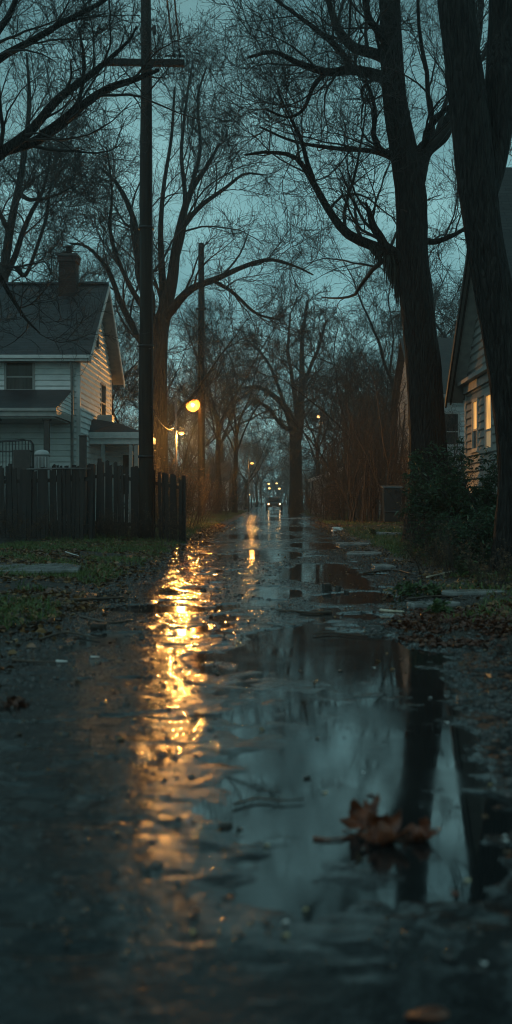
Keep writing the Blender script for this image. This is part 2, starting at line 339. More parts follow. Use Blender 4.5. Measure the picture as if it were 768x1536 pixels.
mt_warmwin = glow('lamp lit blind', (1.0, .44, .08), 1.1)
def folds(m, lo, hi):
    nt = m.node_tree; N = nt.nodes; L = nt.links; tc = N.new('ShaderNodeTexCoord'); mp = N.new('ShaderNodeMapping'); mp.inputs['Scale'].default_value = (9, 9, .7); L.new(tc.outputs['Object'], mp.inputs[0])
    nz = N.new('ShaderNodeTexNoise'); nz.inputs['Scale'].default_value = 1.6; L.new(mp.outputs[0], nz.inputs[0]); mr = N.new('ShaderNodeMapRange'); mr.inputs['From Min'].default_value = .35; mr.inputs['From Max'].default_value = .65
    mr.inputs['To Min'].default_value = lo; mr.inputs['To Max'].default_value = hi; L.new(nz.outputs['Fac'], mr.inputs['Value']); L.new(mr.outputs[0], N['Principled BSDF'].inputs['Emission Strength'])
folds(mt_warmwin, .35, 1.4)
mt_warmdim = glow('lamp lit blind seen through screen', (1.0, .47, .13), .22)

# ------------------------------------------------------------------ ground fields
def edges(Y):
    xl = -2.05 + .28 * (fbm(Y * .5, Y * 0 + 3.1, 5, 3) - .5) + .16 * (fbm(Y * 2.4, Y * 0, 9, 3) - .5)
    xr = 2.05 + .35 * (fbm(Y * .4, Y * 0 + 8.1, 6, 3) - .5) + .2 * (fbm(Y * 2.2, Y * 0, 19, 3) - .5)
    xr = xr - .80 * np.exp(-((Y - 8.6) / 1.1) ** 2) - .25 * np.exp(-((Y - 12.5) / 1.8) ** 2)
    xl = xl + .18 * np.exp(-((Y - 10.0) / 1.6) ** 2)
    # far away both verges creep in a little
    return xl, xr
def gz(X, Y):
    """ground (verge) height"""
    X = np.asarray(X, float); Y = np.asarray(Y, float)
    xl, xr = edges(Y)
    d = np.maximum(xl - X, X - xr)
    z = -.09 + .16 * ss(-.35, .45, d) + .10 * ss(.4, 3.0, d)
    amp = ss(-.5, .6, d)
    z = z + amp * (.07 * (fbm(X * 1.3, Y * 1.3, 31, 4) - .5) + .03 * (fbm(X * 7, Y * 7, 37, 2) - .5))
    z = np.where(d > 2.5, z, z)
    return z
def puddle(X, Y):
    l = np.interp(Y, [2.4, 3.2, 4.6, 5.5, 6.1, 8.2, 9.0], [.05, -.22, -.34, -.42, -.36, -.34, .15])
    r = np.interp(Y, [2.4, 3.2, 3.7, 5.0, 6.2, 8.2, 9.0], [.62, .80, .88, 1.05, 1.22, 1.08, .5]) + .22 * (vn(Y * 3.1, Y * 0 + 2.2, 12) - .5)
    e = .52 * (fbm(X * 2.6, Y * 2.2, 51, 5) - .5) + .22 * (fbm(X * 11, Y * 9, 53, 3) - .5)
    m = np.minimum(X - l, r - X) + e
    m = np.minimum(m, (8.95 - Y) + 2 * e); m = np.minimum(m, (Y - 2.75) * .8 + e)
    a = ss(-.10, .22, m)
    # further puddles
    b = (.8 - .4 * ss(8, 5, Y)) * ss(.60, .70, fbm(X * 2.1, Y * 1.25, 64, 5)) + .35 * ss(.60, .68, fbm(X * 6, Y * 4, 66, 4)) * ss(14, 8, Y)
    for (cx, cy, wx, wy) in ((.75, 15.5, .75, 2.6), (-.25, 20.5, .95, 2.0), (1.1, 24, .8, 2.5), (-.3, 31, 1.1, 3.5), (.9, 39, .9, 4), (-.7, 47, .8, 4), (.3, 60, 1.2, 8), (.2, 85, 1.3, 12), (-1.1, 10.4, .55, .5), (.9, 11.6, .5, .7), (.1, 12.2, .35, .6)):
        q = 1 - np.sqrt(((X - cx) / wx) ** 2 + ((Y - cy) / wy) ** 2) + 1.3 * (fbm(X * 1.7, Y * .8, 61, 4) - .5)
        b = np.maximum(b, ss(0, .35, q))
    a = a * (1 - .25 * ss(-.5, -1.3, X)) * (1 - .3 * ss(.45, .65, fbm(X * 7, Y * 5, 58, 3)))
    a = a * (1 - .85 * ss(-.15, -.5, X) * ss(.40, .58, fbm(X * 4.5, Y * 3.2, 59, 4)))
    return np.maximum(a, b)
WATER_Z = -.006
def rz(X, Y):
    z = (.010 - .004 * ss(7, 5, Y)) * (fbm(X * .8, Y * .8, 71, 3) - .45) + (.003 + .009 * ss(5, 9, Y)) * (fbm(X * 4.5, Y * 4.5, 73, 3) - .45)
    near = ss(40, 10, Y)
    z = z + near * (.0025 + .0045 * ss(4, 8, Y)) * (fbm(X * 22, Y * 22, 75, 2) - .5) + .004
    # crumbling right hand side of the near puddle
    z = z + .03 * ss(.75, 1.25, X) * ss(9.5, 7.5, Y) * (fbm(X * 9, Y * 9, 78, 3) - .42)
    z = z + .006 * ss(-.9, -1.6, X) * ss(9.5, 6.5, Y) * ss(3.2, 4.6, Y) * (fbm(X * 8, Y * 8, 79, 3) - .45)
    # long cracks / patch edges
    c = np.abs(fbm(X * .7, Y * .7, 81, 3) - .5)
    z = z - .012 * np.exp(-(c / .004) ** 2) * ss(60, 20, Y)
    return z - (.026 - .011 * ss(7.5, 6, Y)) * puddle(X, Y)
def road_top(X, Y): return float(max(rz(np.array([X]), np.array([Y]))[0], WATER_Z))
def surf(X, Y): return float(max(rz(np.array([X]), np.array([Y]))[0] if abs(X) < 2.7 else -9, WATER_Z if abs(X) < 2.7 else -9, gz(np.array([X]), np.array([Y]))[0]))
def grid_mesh(name, xs, ys, fz):
    X, Y = np.meshgrid(xs, ys); Z = fz(X, Y)
    v = np.stack([X, Y, Z], -1).reshape(-1, 3); nx = len(xs); ny = len(ys)
    i = np.arange(ny - 1)[:, None] * nx + np.arange(nx - 1)[None, :]
    q = np.stack([i, i + 1, i + nx + 1, i + nx], -1).reshape(-1, 4)
    return np_mesh(name, v, q)
ysn = np.concatenate([[-6, -3, -1, 0, .6, 1.1], np.exp(np.arange(math.log(1.5), math.log(300), .0042))])
road = link('road', grid_mesh('road', np.linspace(-2.9, 2.9, 170), ysn, rz), mt_asphalt); tag(road, 'cracked wet asphalt lane', kind='structure')
ysw = np.array([-6, 2, 5, 10, 20, 40, 80, 140, 290.]); xsw = np.linspace(-2.85, 2.85, 3)
pud = link('puddle_water', grid_mesh('puddle_water', xsw, ysw, lambda X, Y: X * 0 + WATER_Z), mt_water); tag(pud, 'rain water standing on the lane', kind='structure')
xg = np.concatenate([-np.exp(np.linspace(math.log(400), math.log(6.1), 30)), np.linspace(-6, -3, 45), np.linspace(-2.95, 2.95, 120), np.linspace(3, 6, 45), np.exp(np.linspace(math.log(6.1), math.log(400), 30))])
yg = np.concatenate([[-30, -10, -3, 0, 1.2], np.exp(np.arange(math.log(2), math.log(60), .0075)), np.exp(np.linspace(math.log(61), math.log(420), 60))])
ground = link('ground', grid_mesh('ground', xg, yg, gz), mt_soil); tag(ground, 'muddy verges and yards', kind='structure')

# ------------------------------------------------------------------ trees
def nrm(a): return a / np.maximum(np.linalg.norm(a, axis=-1, keepdims=True), 1e-9)
def tubes(pts, rad, sides):
    """pts (N,K,3) rad (N,K)"""
    N_, K, _ = pts.shape
    t = np.empty_like(pts); t[:, 1:-1] = pts[:, 2:] - pts[:, :-2]; t[:, 0] = pts[:, 1] - pts[:, 0]; t[:, -1] = pts[:, -1] - pts[:, -2]; t = nrm(t)
    md = np.abs(nrm(pts[:, -1] - pts[:, 0])); ax = np.argmin(md, axis=1); ref = np.eye(3)[ax][:, None, :].repeat(K, 1)
    a = nrm(np.cross(t, ref)); b = np.cross(t, a)
    an = np.arange(sides) * 2 * math.pi / sides
    v = pts[:, :, None, :] + rad[:, :, None, None] * (a[:, :, None, :] * np.cos(an)[None, None, :, None] + b[:, :, None, :] * np.sin(an)[None, None, :, None])
    idx = np.arange(N_ * K * sides).reshape(N_, K, sides); n2 = np.roll(idx, -1, axis=2)
    q = np.stack([idx[:, :-1], n2[:, :-1], n2[:, 1:], idx[:, 1:]], -1).reshape(-1, 4)
    return v.reshape(-1, 3), q
def merge(parts):
    vs = []; qs = []; b = 0
    for v, q in parts: vs.append(v); qs.append(q + b); b += len(v)
    return np.concatenate(vs), np.concatenate(qs)
def resample(ctrl, n):
    """Catmull-Rom through rows of ctrl (any columns)"""
    c = np.asarray(ctrl, float); m = len(c); c2 = np.vstack([2 * c[0] - c[1], c, 2 * c[-1] - c[-2]])
    t = np.linspace(0, m - 1, n); i = np.minimum(t.astype(int), m - 2); f = (t - i)[:, None]
    p0, p1, p2, p3 = c2[i], c2[i + 1], c2[i + 2], c2[i + 3]
    return .5 * (2 * p1 + (p2 - p0) * f + (2 * p0 - 5 * p1 + 4 * p2 - p3) * f ** 2 + (3 * p1 - p0 - 3 * p2 + p3) * f ** 3)
def sprout(pts, rad, n, rng, t0=.2, t1=1., ang=(30, 70), lr=.5, lmin=0, K=6, wob=.25, up=.05, rr=.55, rend=.25, rmin=.004, droop=0):
    N_, KP, _ = pts.shape
    pl = np.linalg.norm(np.diff(pts, axis=1), axis=2).sum(1)
    t = t0 + (t1 - t0) * (np.arange(n)[None, :] + rng.random((N_, n))) / n
    f = t * (KP - 1); i = np.minimum(f.astype(int), KP - 2); fr = (f - i)[..., None]; ar = np.arange(N_)[:, None]
    st = pts[ar, i] * (1 - fr) + pts[ar, i + 1] * fr
    tg = nrm(pts[ar, i + 1] - pts[ar, i])
    pr = rad[ar, i] * (1 - fr[..., 0]) + rad[ar, i + 1] * fr[..., 0]
    rv = nrm(rng.normal(size=(N_, n, 3))); side = nrm(np.cross(tg, rv))
    a = np.radians(rng.uniform(ang[0], ang[1], (N_, n)))[..., None]
    d = nrm(tg * np.cos(a) + side * np.sin(a) + np.array([0, 0, up * 2]))
    ln = np.maximum(lmin * rng.uniform(.7, 1.3, (N_, n)), np.minimum(pl[:, None], 9) * lr * (1 - .5 * t) * rng.uniform(.55, 1.25, (N_, n)))
    st = st.reshape(-1, 3); d = d.reshape(-1, 3); ln = ln.reshape(-1); pr = pr.reshape(-1)
    out = np.empty((len(st), K + 1, 3)); out[:, 0] = st; p = st; bias = rng.normal(size=(len(st), 3)) * .12
    for k in range(K):
        d = nrm(d + rng.normal(size=d.shape) * wob + bias + np.array([0, 0, up - droop * k / K]))
        p = p + d * (ln / K)[:, None]; out[:, k + 1] = p
    r0 = np.maximum(pr * rr * rng.uniform(.7, 1.1, pr.shape), rmin)
    w = np.linspace(1, rend, K + 1)[None, :]; r = np.maximum(r0[:, None] * w, rmin * .7)
    return out, r
def barky(v, q, amp, s, seed):
    """ridges in the trunk surface"""
    return v
def limb_from_px(ctrl, Y, K=20, dY=0):
    """ctrl rows: px, py, width_px[, y offset]"""
    rows = []
    for c in ctrl:
        y = Y + (c[3] if len(c) > 3 else 0)
        p = P(c[0], c[1], y); rows.append((p.x, p.y, p.z, c[2] * .5 * y / F))
    a = resample(rows, K); return a[:, :3], np.maximum(a[:, 3], .006)
def make_tree_object(name, base, trunk_parts, crown_parts, label, cat='tree', group=None, tm=None, cm=None, extra=None):
    base = np.array(base, float); o = empty(name, tuple(base), label, cat, group)
    v, q = merge(trunk_parts); link('trunk', np_mesh('trunk', v - base, q), tm or mt_bark, o)
    v, q = merge(crown_parts); link('crown', np_mesh('crown', v - base, q), cm or mt_twig, o)
    return o
def rough_trunk(pts, rad, sides, seed, amp=.05, flare=.0):
    """a limb with lumpy, ridged surface: returns v,q"""
    v, q = tubes(pts[None], rad[None], sides)
    K = len(pts); v = v.reshape(K, sides, 3); an = np.arange(sides)[None, :] * 1.0; ki = np.arange(K)[:, None] * 1.0
    L = np.concatenate([[0], np.cumsum(np.linalg.norm(np.diff(pts, axis=0), axis=1))])[:, None]
    n = fbm(np.minimum(an, sides - an) * (9. / sides) * 2 + 0 * L, L * .8 + an * 0, seed, 3) - .5
    n2 = vn(an * 12.0 / 8 + 0 * L, L * 2.2 + an * 0, seed + 3) - .5
    s = 1 + amp * 2 * n + amp * .9 * n2
    if sides > 40: s = s - .055 * np.abs(2 * vn(an * .62 + .9 * vn(an * .1, L * 1.6, 4), L * 1.1 + an * 0, seed + 7) - 1) ** .7 + .02
    c = pts[:, None, :]
    v = c + (v - c) * s[..., None]
    return v.reshape(-1, 3), q
def dense(limbs, limr, rng, n1=9, n2=7, n3=6, n4=4, up=.06, rmin=.005, lr=(.5, .5, .5, .5), tt0=.2, wob=.34, lmin=(.8, .5, .3, .15)):
    parts = []
    a, ar = sprout(limbs, limr, n1, rng, t0=tt0, lr=lr[0], K=9, wob=.14, up=up, rr=.42, ang=(28, 60), rmin=rmin * 2.6, lmin=lmin[0]); parts.append(tubes(a, ar, 5))
    b, br = sprout(a, ar, n2, rng, t0=.15, lr=lr[1], K=7, wob=.16, up=up, rr=.5, ang=(25, 58), rmin=rmin * 1.7, lmin=lmin[1]); parts.append(tubes(b, br, 4))
    c, cr_ = sprout(b, br, n3, rng, t0=.05, lr=lr[2] * 1.3, K=6, wob=wob * .55, up=up * .8, rr=.6, ang=(22, 58), rmin=rmin * 1.15, lmin=lmin[2]); parts.append(tubes(c, cr_, 3))
    if n4:
        d, dr = sprout(c, cr_, n4, rng, t0=.05, lr=lr[3] * 1.35, K=4, wob=wob * .55, up=up * .6, rr=.7, ang=(22, 60), rmin=rmin * .85, lmin=lmin[3]); parts.append(tubes(d, dr, 3))
    return parts
def hero(name, Y, limbs_px, label, seed, sides=28, rmin=.005, group=None, n=(9, 7, 6, 4), skip=0, lr=(.5, .5, .5, .5), tm=None, up=.06, base=None, tt0=.2, amp=.05, lmin=(.8, .5, .3, .15)):
    rng = np.random.default_rng(seed); tp = []; L_, R_ = [], []
    for k, lp in enumerate(limbs_px):
        pts, rad = limb_from_px(lp, Y, 110 if (k < 2 and sides > 40) else 40 if k < 2 else 20)
        if k == 0: b = pts[0].copy(); b[2] = surf(b[0], b[1]) - .12; pts[0, 2] = b[2]
        if k >= 1: # organic wiggle
            w = resample(rng.normal(size=(9, 3)), len(pts)) * rad[:, None] * .16; w[0] = 0; pts = pts + w
        s = max(8, int(sides * min(1, rad.max() / .25)))
        tp.append(rough_trunk(pts, rad, s, seed + k, amp))
        pts2, rad2 = limb_from_px(lp, Y, 20)
        if k >= skip: L_.append(pts2); R_.append(rad2)
    parts = dense(np.array(L_), np.array(R_), rng, *n, rmin=rmin, lr=lr, up=up, tt0=tt0, lmin=lmin)
    return make_tree_object(name, b, tp, parts, label, 'tree', group, tm)

# tree beside the right verge (second from right)
hero('bare_tree', 24, [
  [(650,835,104),(645,800,84),(644,740,66),(641,650,54),(636,560,52),(628,480,50),(619,385,47),(617,300,46),(607,235,42),(593,156,36),(586,50,32),(584,-80,26),(578,-260,14)],
  [(618,275,30),(634,238,28,.2),(650,210,24,.4),(672,185,20,.6),(698,125,15,1),(716,50,11,1.2),(725,-60,7,1.5)],
  [(628,250,14),(636,225,12),(645,193,11,-.3),(668,165,8,-.6),(690,150,5,-.9),(700,110,4,-1)],
  [(606,392,24),(588,378,19),(562,368,15,.3),(520,350,14,.6),(492,312,11,.9),(467,268,9,1.1),(441,236,7,1.3),(402,228,5,1.5),(368,233,3,1.8)],
  [(470,272,8,1.1),(462,245,7,1.1),(450,205,6,1.1),(436,178,4,1.1),(418,140,3,1.2)],
  [(600,392,16,-.1),(578,366,14,-.2),(562,342,12,-.3),(553,318,8,-.4),(549,304,3,-.4)],
  [(592,128,20),(565,112,17,-.2),(530,104,14,-.4),(492,108,12,-.7),(450,96,9,-1),(412,78,6,-1.2),(372,86,4,-1.5)],
  [(588,98,18),(560,82,16,.3),(528,70,14,.6),(508,48,12,.8),(495,10,9,1),(480,-50,6,1.2)],
  [(587,70,14),(570,52,12,-.5),(552,20,10,-.8),(540,-40,7,-1)],
  [(528,104,10,-.4),(505,70,9,-.4),(470,40,7,-.5),(430,12,5,-.6),(400,-10,3,-.6)],
  [(586,232,12,-.1),(568,222,10,-.5),(560,200,8,-.8),(562,160,6,-1),(548,120,4,-1)],
  [(640,362,10),(655,362,8,.1),(675,356,7,.2),(697,342,5,.3),(715,320,3,.4)],
  [(600,240,12,.1),(560,226,8,.8),(500,222,6,1.5),(440,212,4,2),(390,190,3,2.5)],
  [(492,108,8,-.7),(470,130,7,-.9),(455,165,5,-1.2),(430,175,4,-1.5),(400,165,3,-1.7)],
 ], 'tall bare tree with a long bent left limb, rising behind the leafy green bush', 3,
 sides=88, n=(7, 6, 6, 4), skip=1, tt0=.08, rmin=.0050, lr=(.75, .6, .5, .45), lmin=(2.0, 1.2, .6, .3))
# hanging moss under the low left limb of that tree
def moss_mesh():
    rng = np.random.default_rng(5); st = []
    for k in range(170):
        t = rng.random() ** 1.6; px = 597 - 40 * t + rng.normal() * 2; py = 388 - 22 * t; p = P(px, py, 24.1 + rng.normal() * .15); st.append(p[:])
    st = np.array(st); n = len(st); out = np.empty((n, 6, 3)); out[:, 0] = st; ln = rng.uniform(.25, 1.45, n) * np.clip((st[:, 0] - st[:, 0].min()) / np.ptp(st[:, 0]), .3, 1)
    for k in range(5): out[:, k + 1] = out[:, k] + np.stack([rng.normal(size=n) * .02, rng.normal(size=n) * .02, -ln / 5], -1)
    return tubes(out, np.repeat(np.array([[.014, .022, .021, .016, .010, .004]]), n, 0), 4)
hm = [o for o in COL.objects if o.name == 'bare_tree'][0]
v, q = moss_mesh(); link('hanging_moss', np_mesh('hanging_moss', v - np.array(hm.location), q), mt_moss, hm)

# nearest tree, right edge
hero('bare_tree', 14, [
  [(785,880,128),(781,850,92),(779,780,72),(779,700,63),(769,600,60),(752,500,58),(735,410,57),(725,350,56),(712,250,58),(702,156,58),(691,70,54),(683,0,53),(672,-100,44),(660,-260,30),(645,-480,16)],
  [(722,300,44),(738,230,44,.2),(750,150,44,.3),(754,60,42,.4),(752,-40,36,.5),(760,-160,26,.6),(775,-330,15,.8)],
  [(676,20,16,.1),(650,-40,14,.4),(610,-110,11,.8),(560,-200,8,1.2),(500,-320,5,1.6)],
  [(770,80,20,.3),(800,20,16,.6),(850,-60,12,1),(900,-200,7,1.5)],
 ], 'thick near tree with two stems leaning along the right edge of the picture', 9,
 sides=96, n=(8, 6, 6, 4), skip=2, tt0=.25, rmin=.0045, lr=(.4, .45, .5, .5))

# tree out of frame on the left whose limbs reach over the lane
hero('bare_tree', 21, [
  [(-110,830,90),(-108,700,70),(-100,560,60),(-95,430,54),(-92,330,50),(-88,200,42),(-80,80,34),(-60,-60,26),(-40,-240,14)],
  [(-95,320,34),(-40,262,26,.2),(0,232,17,.3),(45,196,14,.4),(90,150,12,.4),(135,112,10,.5),(165,88,7,.5),(192,62,4,.6),(205,40,3,.6)],
  [(-95,360,34),(-30,262,24,.6),(0,228,17,.6),(50,214,14,.7),(100,182,12,.8),(130,152,12,.9),(165,132,11,.9),(200,120,9,.9),(238,104,5,1)],
  [(-88,200,28),(-50,130,20,-.4),(0,88,12,-.5),(50,60,10,-.6),(100,30,8,-.7),(150,5,6,-.7),(200,-30,3,-.8)],
  [(-92,250,26),(-50,140,18,-1),(-10,60,11,-1.2),(15,20,9,-1.2),(35,-40,6,-1.3)],
  [(60,200,8,.7),(90,180,7,.7),(118,150,6,.7),(126,90,5,.7),(118,40,3,.7)],
  [(-96,420,22),(-50,380,16,.3),(-10,400,9,.4),(20,450,6,.5),(40,480,4,.5),(60,500,2,.5)],
 ], 'bare tree at the left edge, thick limbs reaching behind the power pole', 21,
 sides=30, n=(8, 6, 5, 4), skip=1, tt0=.2, rmin=.0048, lr=(.5, .58, .5, .45), lmin=(1.8, 1.0, .5, .3))

# spreading tree behind the power pole
hero('bare_tree', 47, [
  [(238,800,37.44),(238,720,29.64),(238,640,26.52),(238,560,24.96),(240,500,24.96),(250,455,20.28),(258,420,17.16),(268,350,12.48),(285,290,9.36),(310,250,6.24),(330,215,3.9)],
  [(236,520,20.28),(222,470,15.6,-.5),(212,400,11.7,-.6),(200,330,8.58,-.8),(178,280,6.24,-1),(150,250,3.9,-1)],
  [(240,520,17.16),(244,440,11.7,.5),(240,360,8.58,.7),(246,280,6.24,.8),(258,200,4.68,.8),(262,130,3.12,.8)],
  [(246,478,15.6),(280,440,11.7,-1),(320,420,9.36,-1.5),(365,400,7.02,-2),(405,390,5.46,-2.2),(440,398,3.9,-2.4),(470,412,2.34,-2.5)],
  [(256,420,10.92),(272,360,8.58,1),(278,300,7.02,1.5),(272,230,5.46,2),(280,150,3.9,2),(290,90,2.34,2)],
  [(236,545,14.04),(205,500,10.92,.5),(180,450,8.58,1),(160,400,6.24,1.2),(130,370,4.68,1.5),(105,365,3.12,1.8)],
  [(268,350,9.36),(300,310,7.02,-1),(335,285,5.46,-1.5),(365,262,3.9,-2),(395,262,2.34,-2)],
  [(222,470,9.36,-.5),(190,420,7.02,-1.5),(165,350,5.46,-2),(168,290,3.9,-2),(160,220,2.34,-2)],
  [(285,290,7.02),(300,220,5.46,1),(296,150,3.9,1),(310,100,2.34,1)],
  [(320,420,6.24,-1.5),(350,440,5.46,-1.7),(385,470,3.9,-2),(420,480,2.34,-2)],
 ], 'broad bare tree behind the power pole, its limbs fanning out from a low fork', 33,
 sides=24, n=(8, 7, 6, 4), skip=1, tt0=.08, rmin=.0082, lr=(.7, .6, .5, .45), lmin=(2.6, 1.5, .8, .45), tm=mt_bark2)

# slender tree at the left edge, behind the white house
hero('bare_tree', 43, [
  [(-6,800,26),(-4,640,20),(-2,520,17),(4,430,15),(14,350,12),(26,290,10),(38,220,8),(44,150,6),(40,80,3)],
  [(6,420,12),(24,380,9,.5),(46,320,7,.6),(66,280,5,.7),(78,220,3,.8)],
  [(14,350,8),(0,320,7,-.5),(-20,270,5,-.6),(-30,200,3,-.7)],
  [(24,400,8,.2),(40,410,6,.6),(68,330,5,.8),(80,270,4,1),(120,235,2,1.2)],
  [(26,290,7),(50,300,6,-.6),(85,292,4,-.8),(110,280,2,-1)],
 ], 'slender bare tree behind the white house roof at the left edge', 41,
 sides=16, n=(9, 8, 6, 4), skip=0, tt0=.3, rmin=.009, lr=(.5, .55, .5, .45), lmin=(1.8, 1.2, .6, .4), tm=mt_bark2)

# broad tree closing the lane on the right, far
hero('bare_tree', 84, [
  [(444,768,25.5),(444,740,20.25),(444,700,18.75),(443,660,17.25),(440,640,15),(428,612,10.5),(408,592,7.5),(385,580,5.25),(362,583,3)],
  [(446,660,13.5),(450,600,11.25,1),(453,550,8.25,1),(455,500,6,1),(462,450,3.75,1)],
  [(438,645,9),(424,640,6.75,-1),(400,610,5.25,-1),(382,600,3,-1)],
  [(450,600,7.5,1),(462,560,6,1.5),(478,520,4.5,2),(490,480,3,2)],
  [(448,640,9,1),(440,580,6.75,2),(432,520,4.5,2),(436,470,3,2)],
  [(428,612,6),(410,560,4.5,1),(392,530,3.75,1),(370,510,2.25,1)],
 ], 'broad far tree at the lane end with a limb arching to the left', 55,
 sides=16, n=(9, 8, 6, 3), skip=1, tt0=.1, rmin=.013, lr=(.5, .5, .5, .5), tm=mt_bark2)

# prototypes for the rest
def proto_tree(seed, H=18., spread=1., rmin=.0095, n=(8, 7, 6, 4), low=.3):
    rng = np.random.default_rng(seed); r0 = H * .0125
    z = np.linspace(0, H * low, 10); wx = np.cumsum(rng.normal(size=10)) * .05; wy = np.cumsum(rng.normal(size=10)) * .05; wx -= wx[0]; wy -= wy[0]
    tr = np.stack([wx, wy, z], -1); rr = r0 * np.interp(z, [0, .3, 1, H * low], [1.45, 1.15, 1, .82]); tp = [rough_trunk(tr, rr, 12, seed, .05)]
    nl = rng.integers(4, 7); L_, R_ = [], []
    for k in range(nl):
        az = 2 * math.pi * (k + rng.random() * .6) / nl; el = R(rng.uniform(48, 80)); ln = H * rng.uniform(.5, .75)
        d = np.array([math.cos(az) * math.cos(el) * spread, math.sin(az) * math.cos(el) * spread, math.sin(el)]); p = tr[-1 - rng.integers(0, 3)].copy(); pts = [p]
        b = rng.normal(size=3) * .04
        for i in range(19):
            d = d + rng.normal(size=3) * .10 + b + np.array([0, 0, .03]); d = d / np.linalg.norm(d); p = p + d * ln / 19; pts.append(p)
        L_.append(pts); R_.append(r0 * .52 * np.linspace(1, .15, 20) * rng.uniform(.7, 1.1))
    # a central leader
    L_ = np.array(L_); R_ = np.array(R_); tp.append(tubes(L_, R_, 7))
    cp = dense(L_, R_, rng, *n, rmin=rmin, lr=(.62, .6, .5, .45), tt0=.08, lmin=(2., 1.2, .7, .4))
    v, q = merge(tp); mt = np_mesh('trunk', v, q); mt.materials.append(mt_bark2)
    v, q = merge(cp); mc = np_mesh('crown', v, q); mc.materials.append(mt_twig)
    return mt, mc
protos = [proto_tree(101, 19, 1.0), proto_tree(102, 17, 1.2, low=.22), proto_tree(103, 20, .8, low=.38), proto_tree(104, 15, 1.1, low=.18), proto_tree(105, 18, 1.0, low=.26)]
def far_tree(px, Y, k, s, label, group='bare trees along the lane', rot=None, dz=0):
    X = (px - VX) * Y / F
    o = empty('bare_tree', (X, Y, surf(X, Y) - .1 + dz), label, 'tree', group, rz=random.uniform(0, 6.28) if rot is None else rot)
    o.scale = (s, s, s * random.uniform(.95, 1.08))
    for nme, me in zip(('trunk', 'crown'), protos[k]):
        c = bpy.data.objects.new(nme, me); COL.objects.link(c); c.parent = o
    return o
far_list = [
 # px, Y, proto, scale, label
 (326, 74, 2, .85, 'dark straight tree just right of the tall lamp pole'),
 (352, 78, 2, .8, 'thin dark tree between the lamp pole and the small lamp on the left verge'),
 (268, 74, 3, 1.0, 'bushy bare tree behind the glowing street lamp'),
 (205, 58, 1, 1.0, 'bare tree behind the side porch of the white house'),
 (146, 60, 4, .95, 'bare tree rising behind the ridge of the white house'),
 (66, 62, 1, .8, 'bare tree showing on both sides of the brick chimney'),
 (40, 64, 3, 1.15, 'bare tree behind the left half of the white house roof'),
 (-15, 58, 0, 1.1, 'bare tree behind the white house at the very left edge'),
 (335, 92, 0, 1.0, 'mid distance tree left of the lane behind the pale garage'),
 (286, 104, 4, .95, 'far tree behind the tall lamp pole and its street lamp'),
 (368, 112, 1, .9, 'far tree on the left verge behind the small lamp post'),
 (385, 150, 4, .8, 'small far tree at the left of the lane end'),
 (478, 74, 2, .62, 'thin tree beside the pale lean-to shed'),
 (500, 66, 1, .78, 'spreading thin tree above the pale slabs on the right verge'),
 (530, 58, 4, .72, 'bare tree behind the dark low bin on the right verge'),
 (560, 54, 3, .80, 'many limbed tree behind the larger dark bin'),
 (590, 58, 2, .85, 'tall bare tree just left of the forked near trunk'),
 (520, 95, 0, .95, 'far tall tree right of the twin lamps'),
 (575, 100, 1, 1.0, 'far wide tree behind the right thicket'),
 (650, 75, 4, 1.0, 'bare tree behind the pale grey house'),
 (700, 68, 0, 1.1, 'bare tree behind the near clapboard gable'),
 (760, 60, 3, 1.1, 'bare tree at the right edge behind the near gable house'),
 (462, 120, 3, .85, 'far low tree behind the broad tree at the lane end'),
 (432, 215, 4, .75, 'farthest tree at the end of the lane'),
 (392, 205, 0, .8, 'far tree behind the cluster of small lamps, left side'),
 (458, 185, 1, .85, 'far tree behind the cluster of small lamps, right side'),
 (345, 170, 3, 1.1, 'far tree deep in the woods left of the lane'),
 (250, 120, 1, 1.15, 'far tree seen between power pole and street lamp'),
 (500, 170, 0, 1.1, 'far tree deep in the woods right of the lane'),
 (610, 130, 4, 1.1, 'far tree visible left of the forked trunk'),
]
for (px, Y, k, s, lab) in far_list: far_tree(px, Y, k, s, lab)

# ------------------------------------------------------------------ thickets and shrubs
def shrub_mesh(seed, h, w, nst, n=(6, 5, 4), rmin=.004, leaf=0, lsize=.05, upd=.05, vert=.9):
    rng = np.random.default_rng(seed); L_, R_ = [], []
    for k in range(nst):
        az = rng.random() * 6.28; rr_ = rng.random() ** .5 * w * .35; p = np.array([math.cos(az) * rr_, math.sin(az) * rr_, -.1])
        d = np.array([math.cos(az) * (1 - vert), math.sin(az) * (1 - vert), vert]); d /= np.linalg.norm(d); ln = h * rng.uniform(.6, 1.15); pts = [p]
        for i in range(9): d = d + rng.normal(size=3) * .09; d /= np.linalg.norm(d); p = p + d * ln / 9; pts.append(p)
        L_.append(pts); R_.append(np.linspace(1, .25, 10) * h * .006 * rng.uniform(.7, 1.6))
    L_ = np.array(L_); R_ = np.maximum(np.array(R_), rmin)
    a, ar = sprout(L_, R_, n[0], rng, t0=.12, lr=.4, K=6, wob=.2, up=upd, rmin=rmin, lmin=.15); parts = [tubes(a, ar, 3)]
    b, br = sprout(a, ar, n[1], rng, t0=.1, lr=.5, K=4, wob=.28, up=upd * .5, rmin=rmin * .8, lmin=.08); parts.append(tubes(b, br, 3))
    tips = b
    if n[2]:
        c, cr_ = sprout(b, br, n[2], rng, t0=.1, lr=.6, K=3, wob=.3, up=0, rmin=rmin * .7, lmin=.05); parts.append(tubes(c, cr_, 3)); tips = c
    stem = tubes(L_, R_, 6); lv = None
    if leaf:
        i = rng.integers(0, len(tips), leaf); j = rng.integers(1, tips.shape[1], leaf); lv = leaves(tips[i, j], lsize, rng)
    return stem, merge(parts), lv
